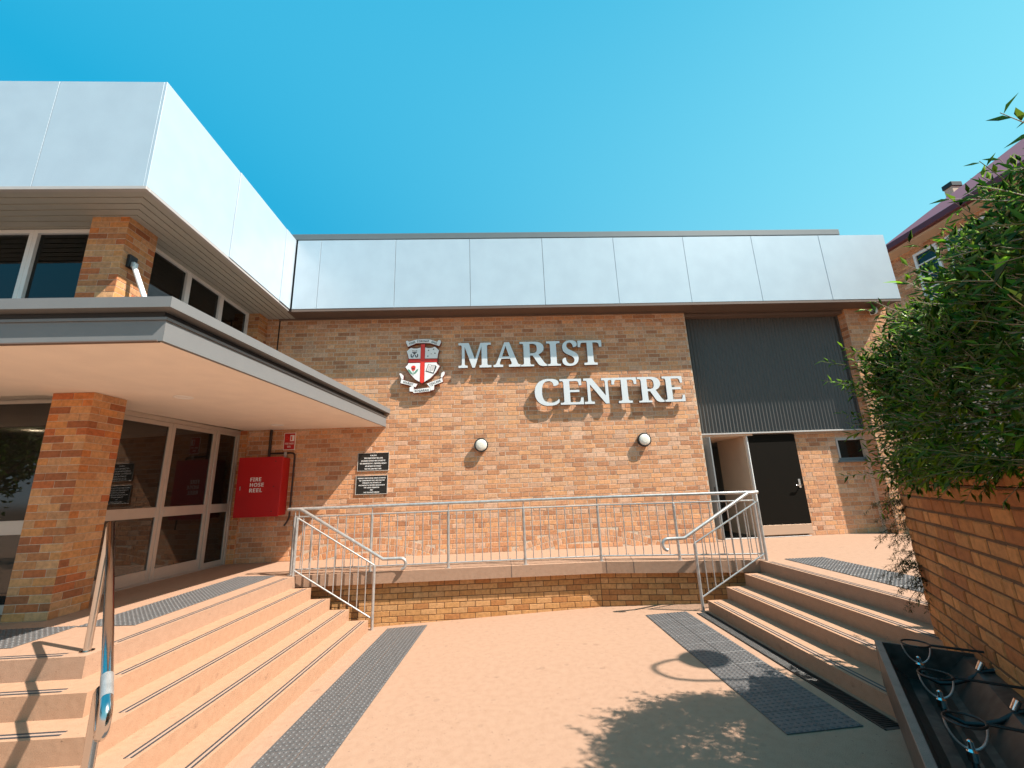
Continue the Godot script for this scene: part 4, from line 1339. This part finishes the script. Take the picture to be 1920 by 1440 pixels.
# ---------------------------------------------------------------- lamps and camera
func build_fittings() -> void:
	for q: Array in [[-0.262, "round bulkhead lamp on the wall below the letter M"], [3.09, "round bulkhead lamp on the wall below the word CENTRE"]]:
		var l := thing("wall_lamp", q[1], "lamp", Vector3(q[0], 2.80, HALL_Z), "round bulkhead lamps")
		var t := Transform3D(Basis(Vector3.RIGHT, PI * 0.5), Vector3(q[0], 2.80, HALL_Z))
		var b := MB.new()
		b.lathe(t, [[0.125, 0.0], [0.13, 0.008], [0.13, 0.07], [0.14, 0.078], [0.14, 0.098], [0.132, 0.106], [0.116, 0.106]], 40)
		part("housing", b, M.black, l)
		b = MB.new()
		b.lathe(t, [[0.1175, 0.098], [0.112, 0.108], [0.09, 0.122], [0.055, 0.131], [0.0, 0.134]], 40)
		part("diffuser", b, M.lens, l)
	var c := thing("security_camera", "white security camera on a bracket under the end of the fascia", "camera", Vector3(8.5, 5.5, -8.5))
	var d := Vector3(-0.75, -0.40, 0.55).normalized()
	var p := Vector3(8.62, 5.50, -8.42)
	var side := d.cross(Vector3.UP).normalized()
	var tc := Transform3D(Basis(side, side.cross(d).normalized(), -d), p)
	boxp("body", Vector3(-0.055, -0.055, -0.17), Vector3(0.055, 0.055, 0.14), M.white, c, 0.012, tc)
	boxp("sun_shield", Vector3(-0.065, 0.057, -0.22), Vector3(0.065, 0.066, 0.12), M.white, c, 0.003, tc)
	var lb := MB.new()
	lb.lathe(tc * Transform3D(Basis(Vector3.RIGHT, -PI * 0.5), Vector3(0, 0, -0.165)), [[0.045, 0.0], [0.045, 0.02], [0.03, 0.024], [0.0, 0.018]], 20)
	part("lens", lb, M.black, c)
	bar("bracket", [tc * Vector3(0, 0, 0.12), Vector3(8.80, 5.58, -8.5), Vector3(8.82, 5.58, -8.61)], 0.022, M.black, c)
	var s := thing("pipe_strut", "white pipe strut in a dark bracket on the upper brick pier", "pipe", Vector3(-4.78, 5.0, -5.2))
	boxp("bracket", Vector3(-4.784, 4.95, -5.27), Vector3(-4.74, 5.13, -5.15), M.black, s, 0.004)
	boxp("clamp", Vector3(-4.74, 4.955, -5.24), Vector3(-4.69, 5.03, -5.17), M.steel, s, 0.006)
	bar("tube", [Vector3(-4.715, 5.0, -5.205), Vector3(-4.70, 4.95, -5.20), Vector3(-4.10, 3.75, -5.12), Vector3(-4.07, 3.62, -5.12)], 0.03, M.white, s, 14)

# ---------------------------------------------------------------- drinking trough
func build_trough() -> void:
	var t := thing("drinking_trough", "dark metal drinking trough with ring guards along the retaining wall", "trough", Vector3(2.6, 0.1, -2.6))
	var u := Vector3(-0.60, 0, 0.80).normalized()
	var O := Vector3(3.225, 0.70, -3.19)
	# local x along the trough, y up, z out from the wall
	var f := Transform3D(Basis(u, Vector3.UP, u.cross(Vector3.UP)), O)
	var L := 2.3
	var prof := [Vector2(0.455, -0.30), Vector2(0.455, 0.0), Vector2(0.415, 0.0), Vector2(0.41, -0.012), Vector2(0.36, -0.17), Vector2(0.31, -0.215), Vector2(0.25, -0.215), Vector2(0.215, -0.165), Vector2(0.195, -0.155), Vector2(0.14, -0.185), Vector2(0.10, -0.17), Vector2(-0.02, -0.02), Vector2(-0.10, -0.01), Vector2(-0.14, -0.01), Vector2(-0.14, 0.05), Vector2(-0.155, 0.05), Vector2(-0.40, 0.05), Vector2(-0.40, -0.30)]
	var b := MB.new()
	for i in prof.size() - 1:
		var p: Vector2 = prof[i]; var q: Vector2 = prof[i + 1]
		b.quad(f * Vector3(L, p.y, p.x), f * Vector3(0, p.y, p.x), f * Vector3(0, q.y, q.x), f * Vector3(L, q.y, q.x))
	part("basin", b, M.trough, t)
	boxp("end_plate", Vector3(-0.012, -0.30, -0.3), Vector3(0.004, 0.003, 0.456), M.trough, t, 0.002, f)
	boxp("rim", Vector3(-0.012, 0.001, 0.413), Vector3(L, 0.008, 0.458), M.trough_rim, t, 0.003, f)
	for x: float in [0.25, 1.9]:
		boxp("leg", Vector3(x, -0.66, 0.0), Vector3(x + 0.05, -0.29, 0.30), M.trough, t, 0.004, f)
	for k in 4:
		var x := 0.23 + k * 0.57
		var bb := Node3D.new()
		bb.name = "bubbler"
		t.add_child(bb, true)
		var y := 0.085
		var c := f * Vector3(x, y, 0.245)
		var ax := f.basis.x * 0.075
		var az := f.basis.z * 0.075
		bar("ring_guard", arc_path(c, ax, az, 0, TAU, 28), 0.006, M.iron, bb, 8)
		bar("guard_hoop", arc_path(c, az * 0.98, Vector3(0, -0.12, 0), 0, PI, 16), 0.005, M.steel, bb, 8)
		bar("guard_arm", [c - az, f * Vector3(x, y, -0.12), f * Vector3(x + 0.01, y - 0.01, -0.30)], 0.0075, M.iron, bb, 8)
		var sp := f * Vector3(x, -0.03, 0.245)
		var lb := MB.new()
		lb.lathe(Transform3D(Basis(), sp), [[0.022, -0.05], [0.022, -0.01], [0.014, 0.0], [0.012, 0.03], [0.006, 0.036], [0.0, 0.036]], 14)
		part("spout", lb, M.chrome, bb)
		bar("feed_pipe", [sp + Vector3(0, -0.04, 0), sp + Vector3(0, -0.075, 0) + f.basis.x * 0.01, f * Vector3(x + 0.05, -0.125, 0.17), f * Vector3(x + 0.065, -0.105, 0.10), f * Vector3(x + 0.07, -0.07, 0.03), f * Vector3(x + 0.07, -0.01, -0.05), f * Vector3(x + 0.07, 0.02, -0.16), f * Vector3(x + 0.07, 0.02, -0.32)], 0.013, M.iron, bb, 10)
		bar("push_tap", [f * Vector3(x + 0.07, -0.005, -0.03), f * Vector3(x + 0.07, 0.045, -0.055)], 0.017, M.chrome, bb, 12)
		bar("collar", [f * Vector3(x + 0.07, 0.012, -0.10), f * Vector3(x + 0.07, 0.02, -0.15)], 0.018, M.chrome, bb, 12)

# ---------------------------------------------------------------- plants
func add_leaf(b: MB, o: Vector3, dir: Vector3, up: Vector3, L: float, wd: float, curl: float) -> void:
	var side := dir.cross(up).normalized()
	var nn := side.cross(dir).normalized()
	var m := o + dir * L * 0.48 - nn * wd * 0.25
	var l := o + dir * L * 0.42 + side * wd * 0.5 + nn * wd * 0.12
	var r := o + dir * L * 0.42 - side * wd * 0.5 + nn * wd * 0.12
	var tip := o + dir * L - nn * curl * L
	var n1 := (nn + side * 0.35).normalized(); var n2 := (nn - side * 0.35).normalized()
	b.tri(o, m, l, n1, n1, n1); b.tri(l, m, tip, n1, n1, n1)
	b.tri(o, r, m, n2, n2, n2); b.tri(m, r, tip, n2, n2, n2)

func rv() -> Vector3:
	return Vector3(rng.randfn(), rng.randfn(), rng.randfn()).normalized()

func leaf_color() -> Color:
	var k := rng.randf()
	var j := rng.randf_range(0.8, 1.2)
	if k < 0.55: return Color(0.21 * j, 0.40 * j, 0.065 * j)
	if k < 0.85: return Color(0.32 * j, 0.51 * j, 0.095 * j)
	if k < 0.97: return Color(0.45 * j, 0.60 * j, 0.18 * j)
	return Color(0.36 * j, 0.30 * j, 0.10 * j)

const HP := Vector3(3.73, 0, -3.86)
const HD := Vector3(0.53, 0, -0.848)
const HN := Vector3(0.848, 0, 0.53)

# how deep a point of the hedge frame (along, behind, height) lies: below 1 is inside
func hedge_depth(s: float, w: float, y: float) -> float:
	var a := 0.0
	if s > -1.3: a = (s + 1.3) / (0.82 + 0.25 * clampf(w, 0.0, 1.0))
	var wc := (w - 0.50) / 0.64
	var yc := (y - 2.2) / 0.83
	var bump := 0.07 * sin(s * 5.1 + y * 3.0) + 0.06 * sin(s * 2.3 - y * 6.1 + 1.0) + 0.05 * sin(s * 11.0 + y * 9.0)
	if y < 1.93: return 2.0
	return pow(pow(absf(wc), 3.0) + pow(absf(yc), 2.8) + pow(maxf(a, 0.0), 2.4), 1.0 / 2.6) - bump

func build_hedge() -> void:
	var h := thing("hedge", "dense green hedge with long narrow leaves spilling over the brick retaining wall", "hedge", HP + HN * 0.6 + Vector3(0, 1.84, 0))
	var leaves := MB.new()
	var twigs := MB.new()
	var big := []
	var made := 0
	var tries := 0
	while made < 5000 and tries < 400000:
		tries += 1
		var s := rng.randf_range(-3.8, 0.95)
		var w := rng.randf_range(-0.2, 1.5)
		var y := rng.randf_range(1.7, 3.4)
		var dp := hedge_depth(s, w, y)
		if dp > 1.0: continue
		if dp < 0.70 and rng.randf() > 0.05: continue
		if dp < 0.86 and rng.randf() > 0.5: continue
		made += 1
		var o := HP + HD * s + HN * w + Vector3(0, y, 0)
		var out := (HN * (w - 0.5) * 1.2 + Vector3(0, (y - 2.1) * 1.1, 0) + HD * maxf(s + 1.2, 0.0) * 1.2)
		var dir := (out.normalized() * 0.7 + rv() * 0.55 + Vector3(-0.25, 0.10, 0.0)).normalized()
		if y < 2.15: dir = (dir + Vector3(0, -0.25, 0)).normalized()
		var len := rng.randf_range(0.12, 0.27)
		if dp > 0.9 and rng.randf() < 0.10: len *= 1.8
		var n := int(len / 0.023)
		var path := [o]
		var p := o
		var dd := dir
		for i in 4:
			dd = (dd + rv() * 0.12 + Vector3(0, 0.02, 0)).normalized()
			p += dd * len / 4.0
			path.append(p)
		var g := rng.randf_range(0.7, 1.1)
		twigs.col = Color(0.30 * g, 0.25 * g, 0.16 * g) if rng.randf() < 0.5 else Color(0.16 * g, 0.17 * g, 0.06 * g)
		twigs.tube(path, 0.0032, 0.0012, 4, false)
		for i in n:
			var q := (i + 0.6) / n * 4.0
			var k := mini(int(q), 3)
			var at: Vector3 = (path[k] as Vector3).lerp(path[k + 1], q - k)
			var td: Vector3 = (path[k + 1] - path[k]).normalized()
			var ang := i * 2.4 + rng.randf() * 0.8
			var sx := td.cross(Vector3(0.3, 1, 0.2)).normalized()
			var sy := td.cross(sx)
			var ld := (td * rng.randf_range(0.35, 1.0) + (sx * cos(ang) + sy * sin(ang)) * 0.8 + Vector3(0, -0.06, 0)).normalized()
			var L := rng.randf_range(0.045, 0.078)
			leaves.col = leaf_color()
			add_leaf(leaves, at, ld, (Vector3.UP + rv() * 0.45).normalized(), L, L * rng.randf_range(0.24, 0.34), rng.randf_range(0.0, 0.18))
			if s < -1.0 and dp > 0.88 and w < 0.3 and rng.randf() < 0.05 and big.size() < 45:
				big.append([at, ld])
	var fo := part("foliage", leaves, M.leaf, h)
	fo.set_meta("kind", "stuff")
	part("twigs", twigs, M.twig, h).set_meta("kind", "stuff")
	# broad leaves nearest the viewer
	var lm := []
	for k in 4:
		var b := MB.new()
		b.col = [Color(0.18, 0.36, 0.05), Color(0.26, 0.46, 0.07), Color(0.15, 0.30, 0.045), Color(0.34, 0.50, 0.09)][k]
		var cur := 0.06 + 0.05 * k
		var pts := []
		for i in 6:
			var x := i / 5.0
			var wd := 0.15 * sin(PI * pow(x, 0.8)) * (1.0 - 0.25 * x)
			pts.append([x, wd, -cur * x * x])
		for i in 5:
			var a: Array = pts[i]; var c: Array = pts[i + 1]
			for sg: float in [1.0, -1.0]:
				var A := Vector3(a[0], a[2], 0); var C := Vector3(c[0], c[2], 0)
				var D := Vector3(c[0], c[2] + 0.35 * c[1], sg * c[1]); var E := Vector3(a[0], a[2] + 0.35 * a[1], sg * a[1])
				if sg > 0: b.quad(A, E, D, C)
				else: b.quad(A, C, D, E)
		lm.append(b.mesh())
	for i in big.size():
		var d: Vector3 = (big[i][1] + Vector3(-0.3, 0.05, 0.1)).normalized()
		var sx := d.cross((Vector3.UP + rv() * 0.5).normalized()).normalized()
		var L := rng.randf_range(0.07, 0.11)
		place("leaf", lm[i % 4], M.leaf, h, Transform3D(Basis(d, sx.cross(d), sx) * L, big[i][0] + d * 0.03))
	# trunks and main limbs
	for k in 7:
		var s := -3.6 + k * 0.45
		var o := HP + HD * s + HN * rng.randf_range(0.4, 0.6) + Vector3(0, 1.8, 0)
		var b := MB.new()
		b.col = Color(0.10, 0.075, 0.05)
		b.tube([o, o + Vector3(rng.randf_range(-0.1, 0.1), 0.5, rng.randf_range(-0.1, 0.1)), o + Vector3(rng.randf_range(-0.2, 0.2), 0.95, rng.randf_range(-0.2, 0.2))], 0.035, 0.012, 8)
		part("trunk", b, M.twig, h)
	# long bare shoots that stick out against the sky and the wall
	var sh := MB.new(); var sl := MB.new()
	for k in 46:
		var s := rng.randf_range(-3.4, -0.7)
		var hi := rng.randf() < 0.5
		var w := rng.randf_range(-0.05, 0.4)
		var y := rng.randf_range(2.75, 2.95) if hi else rng.randf_range(2.1, 2.8)
		var p := HP + HD * s + HN * w + Vector3(0, y, 0)
		var dir := (Vector3(-0.8, 0.45 if hi else 0.05, 0.0) + HD * 0.5 + rv() * 0.4).normalized()
		var path := [p]
		var len := rng.randf_range(0.18, 0.36)
		for i in 5:
			dir = (dir + rv() * 0.12 + Vector3(0, -0.03, 0)).normalized()
			p += dir * len / 5.0
			path.append(p)
		sh.col = Color(0.36, 0.31, 0.22)
		sh.tube(path, 0.0035, 0.0014, 5, false)
		for i in 7:
			var at: Vector3 = path[mini(2 + i / 2, 5)]
			sl.col = leaf_color()
			var L := rng.randf_range(0.05, 0.09)
			add_leaf(sl, at, (dir + rv() * 0.8).normalized(), (Vector3.UP + rv() * 0.4).normalized(), L, L * 0.28, 0.1)
	part("shoots", sh, M.twig, h).set_meta("kind", "stuff")
	part("shoot_leaves", sl, M.leaf, h).set_meta("kind", "stuff")
	# wispy plant hanging at the end of the wall
	var f := thing("hanging_fern", "dark wispy fern hanging over the end of the brown brick retaining wall", "plant", HP + Vector3(0, 1.8, 0))
	var st := MB.new(); var nd := MB.new()
	for k in 80:
		var p := HP + HD * rng.randf_range(-0.15, 0.25) + HN * rng.randf_range(-0.03, 0.15) + Vector3(0, rng.randf_range(0.95, 1.85), 0)
		var dir := (Vector3(rng.randf_range(-0.9, -0.1), rng.randf_range(-0.5, 0.35), rng.randf_range(-0.6, 0.2))).normalized()
		var path := [p]
		var len := rng.randf_range(0.12, 0.34)
		for i in 6:
			dir = (dir + Vector3(0, -0.13, 0) + rv() * 0.08).normalized()
			p += dir * len / 6.0
			path.append(p)
		st.col = Color(0.12, 0.10, 0.05)
		st.tube(path, 0.002, 0.0008, 4, false)
		for i in 60:
			var q := rng.randf() * 5.99
			var kk := int(q)
			var at: Vector3 = (path[kk] as Vector3).lerp(path[kk + 1], q - kk)
			var g := rng.randf_range(0.6, 1.2)
			nd.col = Color(0.075 * g, 0.10 * g, 0.03 * g)
			add_leaf(nd, at, (dir * 0.5 + rv()).normalized(), Vector3.UP, rng.randf_range(0.02, 0.045), 0.0055, 0.1)
	part("stems", st, M.twig, f)
	part("fronds", nd, M.leaf, f).set_meta("kind", "stuff")

# ---------------------------------------------------------------- outside the frame
func build_outside() -> void:
	# lamp whose shadow lies on the plaza
	var k := Vector3(0.7333, 1, 0.3333)
	var l := thing("gooseneck_lamp", "dark gooseneck area lamp on a pole behind the hedge", "lamp", Vector3(7.0, 0.2, -2.7))
	var h := 5.2
	var S := Vector3(2.10, 0.1, -4.97) + k * (h - 0.1)
	var A := Vector3(2.94, 0.1, -4.32) + k * (h - 0.05)
	var B := Vector3(1.86, 0.1, -4.50) + k * (h + 0.0)
	var C := Vector3(1.60, 0.1, -4.75) + k * (h + 0.10)
	var D := Vector3(1.66, 0.1, -4.93) + k * (h + 0.18)
	var E := Vector3(1.85, 0.1, -5.0) + k * (h + 0.14)
	var path := [Vector3(7.2, h - 0.1, A.z + 0.15), A]
	var cv := Curve3D.new()
	for p: Vector3 in [A, B, C, D, E, S + Vector3(0, 0.08, 0)]:
		cv.add_point(p)
	for i in cv.point_count:
		var a := cv.get_point_position(maxi(i - 1, 0)); var b := cv.get_point_position(mini(i + 1, cv.point_count - 1))
		cv.set_point_in(i, (a - b) / 6.0); cv.set_point_out(i, (b - a) / 6.0)
	var pts := []
	for i in 31: pts.append(cv.sample_baked(cv.get_baked_length() * i / 30.0))
	bar("arm", [path[0]] + pts, 0.022, M.iron, l, 10)
	bar("pole", [Vector3(7.2, 0.2, A.z + 0.15), Vector3(7.2, h + 0.1, A.z + 0.15)], 0.05, M.iron, l, 12)
	var b := MB.new()
	b.lathe(Transform3D(Basis(), S), [[0.24, -0.10], [0.20, -0.02], [0.10, 0.05], [0.04, 0.09], [0.0, 0.09]], 28)
	b.lathe(Transform3D(Basis(), S), [[0.0, 0.07], [0.09, 0.03], [0.19, -0.03], [0.235, -0.10]], 28)
	part("shade", b, M.iron, l)
	# trees behind the viewer that the glass mirrors
	for q: Array in [[-17.0, 4.0, 7.5], [-13.0, 10.0, 7.5], [-22.0, 9.0, 8.5]]:
		var t := thing("shade_tree", ["broad leafy tree mirrored in the glass left of the brick pier", "leafy tree standing across the plaza behind the viewer", "tallest leafy tree, farthest left beyond the entrance wing"][[-17.0, -13.0, -22.0].find(q[0])], "tree", Vector3(q[0], 0, q[1]), "trees behind the viewer")
		var tb := MB.new(); tb.col = Color(0.10, 0.075, 0.05)
		var o := Vector3(q[0], -0.1, q[1])
		tb.tube([o, o + Vector3(0.1, 1.5, 0), o + Vector3(-0.1, 3.2, 0.1), o + Vector3(0, 4.6, 0)], 0.20, 0.07, 10)
		for i in 6:
			var a := TAU * i / 6.0
			tb.tube([o + Vector3(0, 2.4 + 0.2 * i, 0), o + Vector3(cos(a) * 0.9, 3.2 + 0.2 * i, sin(a) * 0.9), o + Vector3(cos(a) * 1.9, 4.0 + 0.2 * i, sin(a) * 1.9)], 0.07, 0.02, 6)
		part("trunk", tb, M.twig, t)
		var cr := MB.new()
		for i in 5200:
			var d := rv()
			var rr := pow(rng.randf(), 0.45)
			var lump := 0.8 + 0.25 * sin(d.x * 5.0 + d.y * 4.0) + 0.12 * sin(d.z * 9.0)
			var p := Vector3(q[0], q[2] * 0.66, q[1]) + Vector3(d.x * 3.4, d.y * 3.4, d.z * 3.4) * rr * lump
			cr.col = leaf_color() * 0.6
			add_leaf(cr, p, rv(), rv(), rng.randf_range(0.2, 0.32), 0.11, 0.1)
		part("crown", cr, M.leaf, t).set_meta("kind", "stuff")
